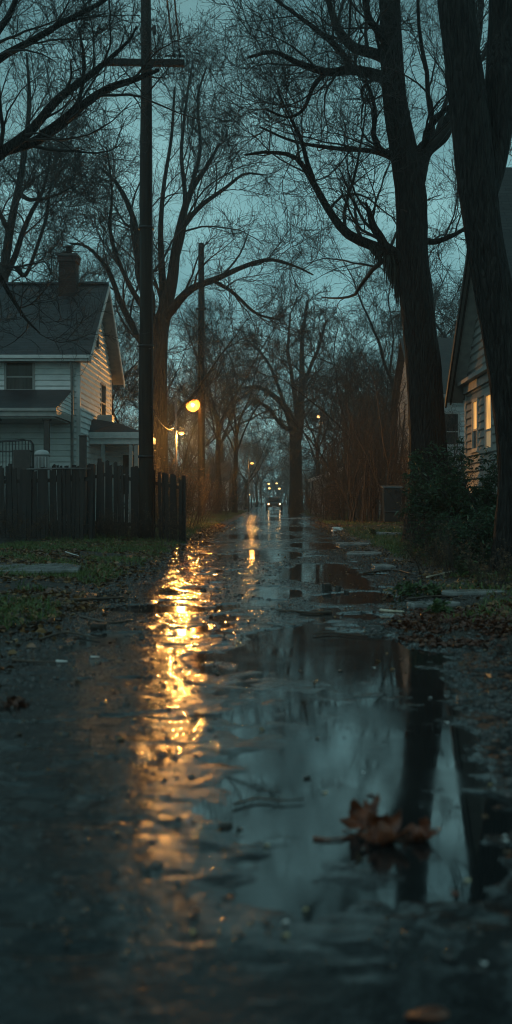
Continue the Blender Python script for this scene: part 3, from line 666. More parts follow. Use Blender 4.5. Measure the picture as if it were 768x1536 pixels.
def leaves(pos, size, rng, flat=.3, long=2.2, cup=.15):
    """each leaf a folded 6-vertex blade made of two quads"""
    n = len(pos); d = rng.normal(size=(n, 3)); d[:, 2] *= flat; d = nrm(d); up = nrm(rng.normal(size=(n, 3)) * .5 + np.array([0, 0, 1])); s = nrm(np.cross(d, up)); u = np.cross(s, d)
    L = (size * rng.uniform(.6, 1.35, n))[:, None]; W = L / long
    a = pos; b = pos + d * L * .5 - u * L * cup * .3; c = pos + d * L - u * L * cup
    l1 = pos + d * L * .3 + s * W * .5 + u * W * .15; r1 = pos + d * L * .3 - s * W * .5 + u * W * .15
    l2 = pos + d * L * .68 + s * W * .42 + u * W * .1; r2 = pos + d * L * .68 - s * W * .42 + u * W * .1
    v = np.stack([a, l1, l2, c, r2, r1], 1).reshape(-1, 3); i = np.arange(n)[:, None] * 6
    q = np.concatenate([i + np.array([[0, 1, 2, 3]]), i + np.array([[0, 3, 4, 5]])], 0)
    return v, q
def shrub_proto(*a, lm=None, sm=None, **k):
    st, tw, lv = shrub_mesh(*a, **k)
    ms = [('stem', np_mesh('stem', *st), sm or mt_brush), ('branches', np_mesh('branches', *tw), sm or mt_brush)]
    if lv is not None: ms.append(('leaves', np_mesh('leaves', *lv, smooth=False), lm))
    for _, me, m in ms: me.materials.append(m)
    return ms
def place_shrub(pr, X, Y, s, name, label, cat, group=None, rot=None, sz=1):
    o = empty(name, (X, Y, surf(X, Y)), label, cat, group, rz=random.uniform(0, 6.28) if rot is None else rot); o.scale = (s, s, s * sz)
    for nme, me, _ in pr:
        c = bpy.data.objects.new(nme, me); COL.objects.link(c); c.parent = o
    return o
sap = [shrub_proto(201, 5.5, 2.2, 16, n=(9, 5, 3), rmin=.006, vert=.97), shrub_proto(202, 4.5, 2.6, 18, n=(9, 5, 3), rmin=.006, vert=.93), shrub_proto(203, 7, 1.8, 12, n=(10, 5, 3), rmin=.007, vert=.98)]
bram = [shrub_proto(211, 1.7, 2.2, 22, n=(7, 5, 3), rmin=.004, vert=.7, leaf=1800, lsize=.06, lm=mt_leaf), shrub_proto(212, 2.2, 2.4, 20, n=(7, 5, 3), rmin=.004, vert=.8, leaf=900, lsize=.06, lm=mt_leaf)]
for (px, Y, k, s, lab) in [
  (487, 62, 0, .8, 'leafless sapling clump left of the twin dark bins'), (505, 52, 1, .9, 'brown sapling clump behind the low dark bin'), (522, 50, 2, .8, 'upright stems behind the low dark bin'),
  (540, 46, 0, 1.0, 'sapling clump between the two dark bins'), (556, 50, 2, .95, 'tall stems behind the larger dark bin'), (574, 45, 1, 1.2, 'brown brush directly behind the larger dark bin'),
  (592, 44, 2, .95, 'tall straight stems right of the larger dark bin'), (610, 43, 0, .8, 'brush stems beside the forked tree, left side'), (612, 47, 2, 1.0, 'thin stems in front of the pale grey house side wall'),
  (498, 80, 2, .8, 'far brush above the pale shed'), (676, 33, 1, .8, 'bare brush in front of the pale grey house'), (662, 36, 0, .75, 'bare stems between the forked tree and the pale grey house')]:
    place_shrub(sap[k], (px - VX) * Y / F, Y, s, 'bare_shrub', lab, 'shrub', 'sapling clumps on the right verge')
for (px, Y, k, s, lab) in [
  (500, 50, 0, 1.0, 'russet bramble left of the low dark bin'), (480, 66, 1, .9, 'russet bramble below the pale shed'), (560, 44, 1, .45, 'low bramble between the two dark bins'),
  (624, 33, 0, .45, 'bramble right of the larger dark bin'), (655, 29, 1, .7, 'bramble at the foot of the leafy green bush, far side'), (468, 90, 0, 1.1, 'far bramble at the foot of the broad far tree'), (700, 24, 0, .7, 'bramble under the lit windows')]:
    place_shrub(bram[k], (px - VX) * Y / F, Y, s, 'bramble_bush', lab, 'shrub', 'brambles on the right verge')
for (px, Y, k, s, lab) in [
  (283, 44, 1, 1.0, 'bramble lit by the small lamp behind the fence end'), (258, 38, 1, 1.1, 'bramble behind the fence, right of the power pole'), (320, 66, 0, 1.3, 'bramble beside the tall lamp pole'),
  (338, 80, 1, 1.3, 'bramble in front of the pale garage'), (362, 105, 0, 1.3, 'far bramble on the left verge'), (240, 34, 0, 1.0, 'bramble hugging the fence behind the power pole'), (190, 40, 1, 1.3, 'bramble beyond the side porch')]:
    place_shrub(bram[k], (px - VX) * Y / F, Y, s, 'bramble_bush', lab, 'shrub', 'brambles on the left verge')
for (px, Y, k, s, lab) in [(35, 23.6, 0, .45, 'scrubby growth before the left fence, at the picture edge'), (95, 23.4, 1, .35, 'dry weeds before the nearer fence section'), (150, 25.2, 0, .42, 'dry growth where the two fence sections meet'), (186, 25.0, 1, .32, 'dry stalks just left of the power pole foot'), (250, 25.1, 1, .4, 'dry stalks before the last fence boards')]:
    place_shrub(bram[k], (px - VX) * Y / F, Y, s, 'dry_weeds', lab, 'weeds', 'dry growth along the fence foot')
for (px, Y, k, s, lab) in [(640, 15.5, 0, .35, 'tangled twigs before the small dark green bush'), (690, 13.6, 1, .3, 'tangled twigs left of the nearest trunk'), (735, 12.2, 0, .32, 'tangled twigs before the nearest trunk'), (632, 20.5, 1, .35, 'tangled twigs left of the small dark green bush'), (640, 27, 0, .5, 'tangle beside the loose slabs'), (655, 21.5, 1, .8, 'leafless twigs poking out of the tall green bush')]:
    place_shrub(bram[k], (px - VX) * Y / F, Y, s, 'bramble_bush', lab, 'shrub', 'low tangles on the near right verge')

# woods undergrowth: one mass on each side, and the far wood
def thicket(name, seed, n, fx, label, h=(1.5, 4), rmin=.012, nn=(8, 5, 0)):
    rng = np.random.default_rng(seed); L_ = []; R_ = []
    for k in range(n):
        X, Y = fx(rng); p = np.array([X, Y, surf(X, Y) - .1]); hh = rng.uniform(*h); d = np.array([rng.normal() * .15, rng.normal() * .15, 1]); pts = [p]
        for i in range(8): d = d + rng.normal(size=3) * .12; d /= np.linalg.norm(d); p = p + d * hh / 8; pts.append(p)
        L_.append(pts); R_.append(np.linspace(1, .3, 9) * hh * .009 * rng.uniform(.6, 1.5))
    L_ = np.array(L_); R_ = np.array(R_)
    a, ar = sprout(L_, R_, nn[0], rng, t0=.1, lr=.45, K=5, wob=.2, up=.05, rmin=rmin); b, br = sprout(a, ar, nn[1], rng, t0=.1, lr=.55, K=3, wob=.3, up=.03, rmin=rmin)
    v, q = merge([tubes(L_, R_, 4), tubes(a, ar, 3), tubes(b, br, 3)])
    return tag(link(name, np_mesh(name, v, q), mt_twig), label, 'undergrowth', kind='stuff')
thicket('undergrowth', 301, 420, lambda r: (-r.uniform(3.6, 16) , r.uniform(60, 150)), 'dark leafless undergrowth along the left side of the lane', (2, 6))
thicket('undergrowth', 302, 420, lambda r: (r.uniform(4.2, 15), r.uniform(62, 150)), 'dark leafless undergrowth along the right side of the lane', (2, 6))
thicket('woods', 303, 900, lambda r: (r.uniform(-75, 75), r.uniform(205, 240)), 'far dark wood closing the end of the lane', (4, 10), rmin=.04, nn=(9, 5, 0))

# leafy evergreen bush (right)
def frond_bush(name, base, h, w, seed, nf, label, lsize=.085, mat=None):
    rng = np.random.default_rng(seed); L_ = []; R_ = []
    for k in range(26):
        az = rng.random() * 6.28; p = np.array([rng.normal() * w * .12, rng.normal() * w * .12, -.1]); e = rng.uniform(.45, 1.0); d = np.array([math.cos(az) * (1 - e) * 1.5, math.sin(az) * (1 - e) * 1.5, .95]); d /= np.linalg.norm(d)
        ln = h * rng.uniform(.55, 1.12); pts = [p]
        for i in range(9): d = d + rng.normal(size=3) * .08 + np.array([math.cos(az), math.sin(az), 0]) * .04 * w; d /= np.linalg.norm(d); p = p + d * ln / 9; pts.append(p)
        L_.append(pts); R_.append(np.linspace(1, .25, 10) * .022)
    L_ = np.array(L_); R_ = np.array(R_)
    a, ar = sprout(L_, R_, 12, rng, t0=.15, lr=.38, K=6, wob=.12, up=.02, rmin=.004, droop=.25, lmin=.3)
    b, br = sprout(a, ar, 6, rng, t0=.1, lr=.5, K=4, wob=.15, up=0, rmin=.003, droop=.35, lmin=.15)
    i = rng.integers(0, len(b), nf); j = rng.integers(0, b.shape[1], nf); pos = b[i, j] + rng.normal(size=(nf, 3)) * .015
    lv = leaves(pos, lsize, rng, flat=.5, long=3.0, cup=.35)
    o = empty(name, base, label, 'bush')
    link('stem', np_mesh('stem', *tubes(L_, R_, 6)), mt_twig, o); link('branches', np_mesh('branches', *merge([tubes(a, ar, 3), tubes(b, br, 3)])), mt_twig, o)
    link('leaves', np_mesh('leaves', *lv, smooth=False), mat or mt_bushleaf, o); return o
bx, by = (700 - VX) * 19.5 / F, 19.5
frond_bush('green_bush', (bx, by, surf(bx, by)), 1.9, .75, 401, 11000, 'tall leafy dark green bush between the forked tree and the near tree')
bx, by = (735 - VX) * 16 / F, 16
frond_bush('green_bush', (bx, by, surf(bx, by)), .85, 1.1, 402, 7000, 'low leafy green bush at the foot of the nearest tree trunk', lsize=.07)
bx, by = (680 - VX) * 17 / F, 17.5
frond_bush('green_bush', (bx, by, surf(bx, by)), .7, .6, 403, 3000, 'small dark green bush in front of the tall leafy bush', lsize=.06)

# weeds
def weed(X, Y, h, seed, label, n=120):
    rng = np.random.default_rng(seed); p = np.stack([X * 0 + rng.normal(size=n) * h * .35, rng.normal(size=n) * h * .35, rng.random(n) * h * .8], -1)
    o = empty('weed_plant', (X, Y, surf(X, Y)), label, 'weed', 'weeds on the verges')
    L_ = []; 
    for k in range(10):
        a = rng.random() * 6.28; d = np.array([math.cos(a) * .5, math.sin(a) * .5, 1.]); L_.append([d * t * h for t in np.linspace(0, .8, 5)])
    link('stem', np_mesh('stem', *tubes(np.array(L_), np.full((10, 5), .003), 4)), mt_weed, o)
    link('leaves', np_mesh('leaves', *leaves(p, h * .45, rng, flat=.5, long=2), smooth=False), mt_weed, o)
for k, (px, py, h, lab) in enumerate([(612, 888, .17, 'green weed tuft on the broken right road edge, left of the others'), (652, 888, .16, 'green weed clump on the right verge, behind the russet leaves'), (660, 915, .15, 'grassy weed tuft touching the pile of russet leaves'),
   (625, 825, .22, 'weed between the loose boards and the green bush'), (762, 868, .14, 'bright green weed at the foot of the nearest trunk'), (700, 868, .22, 'dark weed on the right verge below the low bush'), (560, 805, .2, 'weed beside the pale boards')]):
    Y = F * (CAMH - .05) / (py - HY); weed((px - VX) * Y / F, Y, h, 500 + k, lab)

# ------------------------------------------------------------------ grass, litter, gravel (stuff)
def blades(pos, h, rng):
    n = len(pos); az = rng.random(n) * 6.28; s = np.stack([np.cos(az), np.sin(az), np.zeros(n)], -1); H = (h * rng.uniform(.5, 1.4, n))[:, None]
    ln = rng.normal(size=(n, 3)) * .5; ln[:, 2] = 1; ln = nrm(ln); w = H * .045 + .0016
    a = pos - s * w; b = pos + s * w; c = pos + ln * H * .6 + s * w * .7; d = pos + ln * H * .6 - s * w * .7
    bend = np.stack([ln[:, 0], ln[:, 1], np.zeros(n)], -1); tip = pos + ln * H + bend * H * .35 - np.array([0, 0, 1]) * H * .06
    e = tip + s * w * .15; f = tip - s * w * .15
    v = np.stack([a, b, c, d, e, f], 1).reshape(-1, 3); i = np.arange(n)[:, None] * 6
    return v, np.concatenate([i + np.array([[0, 1, 2, 3]]), i + np.array([[3, 2, 4, 5]])], 0)
def scatter(n, rng, x0, x1, y0, y1, keep, power=1.0):
    Y = y0 + (y1 - y0) * rng.random(n) ** power; X = rng.uniform(x0, x1, n)
    m = keep(X, Y, rng); X, Y = X[m], Y[m]
    Zr = np.maximum(np.where(np.abs(X) < 2.85, rz(X, Y), -9), np.where(np.abs(X) < 2.85, WATER_Z, -9)); Z = np.maximum(gz(X, Y), Zr)
    return np.stack([X, Y, Z], -1)
def outside(X, Y, a=.1):
    xl, xr = edges(Y); return np.maximum(xl - X, X - xr) > a
rng = np.random.default_rng(61)
kg = lambda X, Y, r: outside(X, Y, .12) & (fbm(X * 1.1, Y * 1.1, 91, 3) > .48) & (r.random(len(X)) < 1)
gp = scatter(52000, rng, -5.5, -1.9, 5, 26, kg, 1.3)
tag(link('grass', np_mesh('grass', *blades(gp, .075, rng), smooth=False), mt_grass), 'short wet grass on the left verge', 'grass', kind='stuff')
gp = scatter(30000, rng, -6.5, -1.9, 26, 95, lambda X, Y, r: outside(X, Y, .3) & (fbm(X * .8, Y * .8, 92, 3) > .42), 1.3)
tag(link('grass', np_mesh('grass', *blades(gp, .13, rng), smooth=False), mt_grass), 'rough grass farther along the left verge', 'grass', kind='stuff')
gp = scatter(60000, rng, 2.0, 7, 20, 100, lambda X, Y, r: outside(X, Y, .25) & (fbm(X * .8, Y * .5, 93, 3) > .46), 1.5)
tag(link('grass', np_mesh('grass', *blades(gp, .10, rng), smooth=False), mt_grass), 'rough grass on the right verge in front of the bins', 'grass', kind='stuff')
gp = scatter(15000, rng, 1.2, 5, 8, 20, lambda X, Y, r: outside(X, Y, .2) & (fbm(X * 1.4, Y * 1.4, 94, 3) > .55), 1.0)
tag(link('grass', np_mesh('grass', *blades(gp, .07, rng), smooth=False), mt_grass), 'sparse grass among leaves on the near right verge', 'grass', kind='stuff')

def litter(pos, size, rng): return leaves(pos + np.array([0, 0, .006]), size, rng, flat=.15, long=1.4, cup=.25)
lp = scatter(34000, rng, -5.5, -1.4, 5.5, 45, lambda X, Y, r: (outside(X, Y, .05) & (fbm(X * .9, Y * .9, 95, 3) > .40)) | (outside(X, Y, -.35) & (r.random(len(X)) < .12)), 1.2)
tag(link('leaf_litter', np_mesh('leaf_litter', *litter(lp, .075, rng), smooth=False), mt_leaf), 'fallen brown leaves on the left verge below the fence', 'leaf litter', kind='stuff')
lp = scatter(26000, rng, 1.2, 6, 9, 60, lambda X, Y, r: (outside(X, Y, .0) & (fbm(X * .9, Y * .9, 96, 3) > .42)) | (outside(X, Y, -.4) & (r.random(len(X)) < .10)), 1.3)
tag(link('leaf_litter', np_mesh('leaf_litter', *litter(lp, .068, rng), smooth=False), mt_leaf), 'fallen brown leaves on the right verge', 'leaf litter', kind='stuff')
lp = scatter(8500, rng, .9, 3.6, 7.6, 10.2, lambda X, Y, r: (X > 1.05 + .5 * (vn(Y * 4, X * 4, 3) - .5)) & (fbm(X * 2.2, Y * 2.2, 97, 4) + .25 * (r.random(len(X)) - .5) > .46))
lp[:, 2] += rng.random(len(lp)) * .015
tag(link('leaf_litter', np_mesh('leaf_litter', *litter(lp, .05, rng), smooth=False), mt_leafred), 'drift of russet leaves on the broken right road edge', 'leaf litter', kind='stuff')
lp = scatter(7000, rng, -2.4, 2.2, 2.4, 24, lambda X, Y, r: (fbm(X * 1.5, Y * 1.1, 98, 3) > .5) & (r.random(len(X)) < (.06 + .6 * ss(.7, 1.7, np.abs(X)))))
tag(link('leaf_litter', np_mesh('leaf_litter', *litter(lp, .036, rng), smooth=False), mt_leaf), 'scattered leaf fragments lying on the wet lane', 'leaf litter', kind='stuff')

def pebbles(pos, r, rng):
    """octahedral stones with squashed random shape, subdivided once into 8 quads-ish faces"""
    n = len(pos)
    c = np.array([[-1,-1,-1],[1,-1,-1],[1,1,-1],[-1,1,-1],[-.8,-.8,1],[.8,-.8,1],[.8,.8,1],[-.8,.8,1]]) * .6
    s = (r * rng.lognormal(0, .45, n))[:, None, None]; v = c[None] * s * rng.uniform(.65, 1.2, (n, 8, 3)); v[:, :, 2] *= .6
    a = rng.random(n) * 6.28; ca, sa = np.cos(a)[:, None], np.sin(a)[:, None]; x = v[:, :, 0] * ca - v[:, :, 1] * sa; y = v[:, :, 0] * sa + v[:, :, 1] * ca
    v = np.stack([x, y, v[:, :, 2]], -1) + pos[:, None, :]
    i = np.arange(n)[:, None] * 8; F6 = np.array([[0,3,2,1],[4,5,6,7],[0,1,5,4],[1,2,6,5],[2,3,7,6],[3,0,4,7]])
    q = (i[:, :, None] + F6[None]).reshape(-1, 4); return v.reshape(-1, 3), q
def kp(X, Y, r):
    m = puddle(X, Y) < .3; near_edge = np.minimum(1, np.exp(-(2.0 - np.abs(X)) / .5))
    return m & (r.random(len(X)) < .25 + .6 * near_edge + .5 * ((X > .7) & (Y < 9)))
pp = scatter(52000, rng, -2.4, 2.3, 2.4, 22, kp, 1.1)
o = link('gravel', np_mesh('gravel', *pebbles(pp, .0095, rng)), mt_stone); tag(o, 'wet grit and small stones loose on the lane', 'gravel', kind='stuff')
pp = scatter(9000, rng, -2.6, 2.6, 3, 30, lambda X, Y, r: outside(X, Y, -.5) & ~outside(X, Y, .5), 1.0)
o = link('gravel', np_mesh('gravel', *pebbles(pp, .016, rng)), mt_stone); tag(o, 'coarser stones along both broken road edges', 'gravel', kind='stuff')

pp = scatter(9000, rng, .75, 2.4, 3.0, 9.5, lambda X, Y, r: (puddle(X, Y) < .35) & (fbm(X * 3, Y * 3, 99, 3) > .46), 1.0)
o = link('gravel', np_mesh('gravel', *pebbles(pp, .017, rng)), mt_stone); tag(o, 'dark rubble right of the near puddle', 'gravel', kind='stuff')

# ------------------------------------------------------------------ buildings
def siding(mb, O, U, Nn, z0, z1, prof, openings=(), e=.125, t=.022):
    O, U, Nn = Vector(O), Vector(U).normalized(), Vector(Nn).normalized(); rr = random.Random(int(abs(O.x * 13 + O.y * 7)))
    z = z0
    while z < z1 - .01:
        zt = min(z + e, z1); a0, a1 = prof(z); b0, b1 = prof(zt); zm = (z + zt) / 2
        cuts = sorted([(o[0], o[1]) for o in openings if o[2] < zm < o[3]])
        segs = []; cur = None; lo, hi = a0, a1; c = lo
        for (x0, x1) in cuts:
            if x0 > c: segs.append((c, x0, c == lo, False))
            c = max(c, x1)
        if c < hi: segs.append((c, hi, c == lo, True))
        for (s0, s1, L_, R_) in segs:
            t0 = b0 if L_ else s0; t1 = b1 if R_ else s1
            if t1 <= t0: t1 = t0 + .001
            j = rr.uniform(-.003, .004); tt = t + j; sag = rr.uniform(-.004, .004)
            Z = Vector((0, 0, 1))
            uc = .034 if e > .16 else .02
            vs = [O + U * s0 + Z * (z + sag), O + U * s1 + Z * (z - sag), O + U * s1 + Z * (z + uc - sag) + Nn * tt, O + U * s0 + Z * (z + uc + sag) + Nn * tt,
                  O + U * t0 + Z * zt, O + U * t1 + Z * zt, O + U * t1 + Z * zt + Nn * .003, O + U * t0 + Z * zt + Nn * .003]
            mb.add(vs, [(0, 1, 2, 3)[::-1], (3, 2, 6, 7), (0, 3, 7, 4), (1, 5, 6, 2)])
        z = zt

def sash_window(root, O, U, Nn, u0, u1, z0, z1, glass, frame_mat, lower=None, fw=.07, rails=(.42,), mull=0, name='window'):
    """frame > pane, sill"""
    O, U, Nn = Vector(O), Vector(U).normalized(), Vector(Nn).normalized(); Z = V(0, 0, 1); ro = root.location
    def bx(mb, a, b, c, d, n0, n1):
        mb.prism([O + U * a + Z * c + Nn * n0, O + U * b + Z * c + Nn * n0, O + U * b + Z * d + Nn * n0, O + U * a + Z * d + Nn * n0], Nn * (n1 - n0))
    m = MB(ro); bx(m, u0 - fw, u0, z0 - fw, z1 + fw, .0, .045); bx(m, u1, u1 + fw, z0 - fw, z1 + fw, .0, .045)
    bx(m, u0, u1, z1, z1 + fw, .0, .043); bx(m, u0, u1, z0 - fw, z0, .0, .043)
    for r in rails: zz = z0 + (z1 - z0) * r; bx(m, u0, u1, zz - .022, zz + .022, .0, .030)
    for k in range(mull): uu = u0 + (u1 - u0) * (k + 1) / (mull + 1); bx(m, uu - .012, uu + .012, z0, z1, .0, .024)
    w = m.build(name, frame_mat, root)
    zz = z0 + (z1 - z0) * (rails[0] if lower is not None else 1)
    m = MB(ro)
    if lower is not None:
        bx(m, u0, u1, zz, z1, -.012, .010); m.build('pane', glass, w); m = MB(ro); bx(m, u0, u1, z0, zz, -.012, .008); m.build('pane', lower, w)
    else: bx(m, u0, u1, z0, z1, -.012, .010); m.build('pane', glass, w)
    m = MB(ro); bx(m, u0 - fw - .03, u1 + fw + .03, z0 - fw - .03, z0 - fw, .0, .085); m.build('sill', frame_mat, w)
    return w

def white_house():
    X1 = -5.8; X0 = -15.5; Y0 = 30.7; Y1 = 36.7; Ze = 5.62; YR = 33.7; Zr = 8.05
    r = empty('white_house', (X1, Y0, 0), 'white clapboard house with charcoal roof and brick chimney, behind the fence', 'house'); o = r.location
    sl = (Zr - Ze) / (YR - Y0)
    # core walls
    m = MB(o); m.box((X0, Y0 + .03, -.1), (X1 - .03, Y1, Ze))
    m.add([V(X1-.03,Y0+.03,Ze),V(X1-.03,Y1,Ze),V(X1-.03,YR,Zr-.05),V(X0,Y0+.03,Ze),V(X0,Y1,Ze),V(X0,YR,Zr-.05)], [(0,1,2),(5,4,3),(0,2,5,3),(1,4,5,2)])
    # front (faces camera) siding, U=+X from X0
    front_op = [(-8.0 - X0 - .07, -7.22 - X0 + .07, 4.36 + .0, 5.52)]
    siding(m, (X0, Y0 + .03, 0), (1, 0, 0), (0, -1, 0), .3, Ze, lambda z: (0, X1 - X0 - .06), front_op, e=.175, t=.042)
    side_op = [(1.05 - .0, 1.62, 3.0 + .0, 3.0)]
    W = Y1 - Y0
    so = [(3.73, 4.73, 3.7, 5.1), (2.72, 3.30, 6.05, 6.75)]
    def gp_(z): return (0.06, W) if z <= Ze else ((z - Ze) / sl, W - (z - Ze) / sl)
    siding(m, (X1 - .03, Y0, 0), (0, 1, 0), (1, 0, 0), .3, Zr - .1, gp_, so, e=.175, t=.042)
    m.build('wall', mt_siding, r)
    m = MB(o); m.box((X1 - .10, Y0 - .012, .3), (X1 + .012, Y0 + .10, Ze)); m.build('corner_board', mt_trim, r)
    m = MB(o); m.box((X1 - .1, Y1 - .1, .3), (X1 + .012, Y1 + .012, Ze)); m.build('corner_board', mt_trim, r)
    # roof
    ov = .45; ox = .38; th = .12
    def slope(ya, za, yb, zb): return [V(X0 - .2, ya, za), V(X1 + ox, ya, za), V(X1 + ox, yb, zb), V(X0 - .2, yb, zb)]
    m = MB(o); m.prism(slope(Y0 - ov, Ze - ov * sl + .10, YR, Zr + .10), (0, 0, .06)); m.prism(slope(YR, Zr + .10, Y1 + ov, Ze - ov * sl + .10), (0, 0, .06))
    m.box((X0 - .2, YR - .1, Zr + .15), (X1 + ox, YR + .1, Zr + .20))
    roof = m.build('roof', mt_roof, r)
    m = MB(o); m.prism([V(X0 - .2, Y0 - ov - .02, Ze - ov * sl - .05), V(X1 + ox + .01, Y0 - ov - .02, Ze - ov * sl - .05), V(X1 + ox + .01, Y0 - ov - .02, Ze - ov * sl + .13), V(X0 - .2, Y0 - ov - .02, Ze - ov * sl + .13)], (0, -.03, 0))
    m.box((X0 - .2, Y0 - ov - .13, Ze - ov * sl + .02), (X1 + ox, Y0 - ov - .052, Ze - ov * sl + .10))   # gutter
    m.build('gutter', mt_trim, roof)
    m = MB(o)
    for (ya, yb) in ((Y0 - ov, YR), (Y1 + ov, YR)):
        za = Ze - ov * sl; m.prism([V(X1 + ox, ya, za - .08), V(X1 + ox, ya, za + .095), V(X1 + ox, yb, Zr + .095), V(X1 + ox, yb, Zr - .08)], (.035, 0, 0))
    m.build('bargeboard', mt_trim, roof)
    m = MB(o); m.box((X0, Y0 - ov - .01, Ze - ov * sl - .045), (X1 + ox - .03, Y0 + .02, Ze - ov * sl - .02)); 
    for (ya, yb) in ((Y0 - ov, YR), (Y1 + ov, YR)):
        za = Ze - ov * sl; m.prism([V(X1 - .02, ya, za + .02), V(X1 + ox - .01, ya, za + .02), V(X1 + ox - .01, yb, Zr + .02), V(X1 - .02, yb, Zr + .02)], (0, 0, .03))
    m.build('soffit', mt_trimg, roof)
    # chimney
    m = MB(o); cx = -6.65; cy = 33.3; m.box((cx - .27, cy - .27, 7.2), (cx + .27, cy + .27, 8.95)); m.box((cx - .31, cy - .31, 8.80), (cx + .31, cy + .31, 8.95 + .02)); ch = m.build('chimney', mt_brick, roof)
    m = MB(o); m.box((cx - .34, cy - .34, 8.973), (cx + .34, cy + .34, 9.05)); m.build('chimney_cap', mt_dark, ch)
    m = MB(o); m.lathe([(.11, 0), (.10, .25), (.13, .25), (.13, .30), (.02, .34)], (cx, cy, 9.05), 12); m.build('flue', mt_dark, ch)
    # windows
    sash_window(r, (X0, Y0 + .03, 0), (1, 0, 0), (0, -1, 0), -8.0 - X0, -7.22 - X0, 4.42, 5.46, mt_glass, mt_trimg, rails=(.36,), mull=0)
    sash_window(r, (X1 - .03, Y0, 0), (0, 1, 0), (1, 0, 0), 3.80, 4.66, 3.78, 5.02, mt_glass, mt_trimg, rails=(.5,))
    sash_window(r, (X1 - .03, Y0, 0), (0, 1, 0), (1, 0, 0), 2.78, 3.24, 6.12, 6.68, mt_glass, mt_trimg, rails=(.5,), name='attic_window')
    # front porch
    PX1 = -6.05; PY = 28.55; pz1 = 4.36; pz0 = 3.62
    pr = MB(o); pr.prism([V(X0, PY, pz0), V(PX1 - .0, PY, pz0), V(PX1, Y0 + .0, pz1), V(X0, Y0 + .0, pz1)], (0, 0, .05)); porch = pr.build('porch_roof', mt_roof, r)
    m = MB(o); m.box((X0, PY - .05, pz0 - .19), (PX1 + .02, PY - .0, pz0 + .03)); m.box((X0, PY - .12, pz0 - .04), (PX1 + .02, PY - .053, pz0 + .04)); m.box((PX1 - .03, PY + .003, pz0 - .19), (PX1 + .01, Y0, pz0 - .02)); m.build('porch_fascia', mt_trimg, porch)
    m = MB(o); siding(m, (PX1 - .0, PY, 0), (0, 1, 0), (1, 0, 0), pz0 - .0, pz1 - .05, lambda z: ((z - pz0) / (pz1 - pz0) * (Y0 - PY), Y0 - PY), (), e=.12); 
    m.prism([V(PX1 - .03, PY + .05, pz0 - .02), V(PX1 - .03, Y0, pz0 - .02), V(PX1 - .03, Y0, pz1 - .03)], (.025, 0, 0)); m.build('porch_gable', mt_siding, porch)
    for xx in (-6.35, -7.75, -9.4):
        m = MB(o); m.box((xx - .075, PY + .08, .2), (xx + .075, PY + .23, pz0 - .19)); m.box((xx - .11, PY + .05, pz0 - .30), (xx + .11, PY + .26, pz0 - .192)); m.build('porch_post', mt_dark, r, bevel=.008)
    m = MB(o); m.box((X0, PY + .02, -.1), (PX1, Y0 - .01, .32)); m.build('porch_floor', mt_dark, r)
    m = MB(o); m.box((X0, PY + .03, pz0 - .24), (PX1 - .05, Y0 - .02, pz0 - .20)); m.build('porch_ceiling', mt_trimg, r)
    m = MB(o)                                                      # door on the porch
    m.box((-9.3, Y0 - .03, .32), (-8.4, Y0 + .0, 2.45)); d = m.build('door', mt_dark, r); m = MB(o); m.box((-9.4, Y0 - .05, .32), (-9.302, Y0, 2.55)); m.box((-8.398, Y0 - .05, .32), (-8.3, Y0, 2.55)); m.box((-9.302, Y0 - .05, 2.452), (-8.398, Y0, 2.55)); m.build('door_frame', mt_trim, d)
    m = MB(o); m.tube([(X1 - .22, Y0 - .42, Ze - .32), (X1 - .22, Y0 - .09, Ze - .62), (X1 - .22, Y0 - .07, .25)], .045, 8); m.build('downpipe', mt_trimg, r)
    # small low side porch with hipped roof
    a0, a1, b0, b1 = X1 - .0, -4.28, 32.35, 35.6; zt = 3.16
    m = MB(o); m.add([V(a0, b0 - .15, zt + .08), V(a1 + .15, b0 - .15, zt + .08), V(a1 + .15, b1 + .15, zt + .08), V(a0, b1 + .15, zt + .08), V(a0, b0 + .5, zt + .55), V(a1 - .7, b0 + .75, zt + .42), V(a1 - .7, b1 - .7, zt + .42), V(a0, b1 - .5, zt + .55)],
        [(0, 1, 5, 4), (1, 2, 6, 5), (2, 3, 7, 6), (4, 5, 6, 7), (3, 2, 1, 0), (0, 4, 7, 3)]); sp = m.build('side_porch_roof', mt_roof, r)
    m = MB(o); m.box((a0, b0 - .17, zt - .12), (a1 + .17, b0 - .10, zt + .077)); m.box((a1 + .10, b0 - .098, zt - .12), (a1 + .17, b1 + .15, zt + .077)); m.box((a0 + .0, b0 - .08, zt - .3), (a1 + .06, b0 + .02, zt - .10)); m.build('porch_beam', mt_trim, sp)
    for (xx, yy) in ((a0 + .42, b0 + .02), (a1 - .05, b0 + .02), (a1 - .22, b0 + .02), (a1 - .05, b1 - .1)):
        m = MB(o); m.box((xx - .06, yy - .06, .2), (xx + .06, yy + .06, zt - .3 if yy < b0 + .5 else zt + .05)); m.build('porch_post', mt_trimg, r)
    m = MB(o); m.box((a0, b0, -.1), (a1, b1, .3)); m.build('porch_floor', mt_dark, r)
    # sun room wall inside the side porch
    m = MB(o); m.box((a0 - .0, b1 - .35, .3), (a1 - .1, b1 - .25, zt + .07)); siding(m, (a0, b1 - .35, 0), (1, 0, 0), (0, -1, 0), .3, zt, lambda z: (0, a1 - a0 - .1), [(.55, 1.15, 1.2, 2.75)], e=.175, t=.042); m.build('wall', mt_siding, r)
    sash_window(r, (a0, b1 - .35, 0), (1, 0, 0), (0, -1, 0), .62, 1.08, 1.3, 2.65, mt_glass, mt_trim, rails=(.5,))
    m = MB(o); 
    for zz in (3.62, 3.70, 3.78): m.box((-5.72, 33.2, zz), (-5.22, 33.6, zz + .045))
    m.box((-5.70, 33.22, 3.5), (-5.24, 33.58, 3.86)); m.build('roof_vent', mt_trim, r)
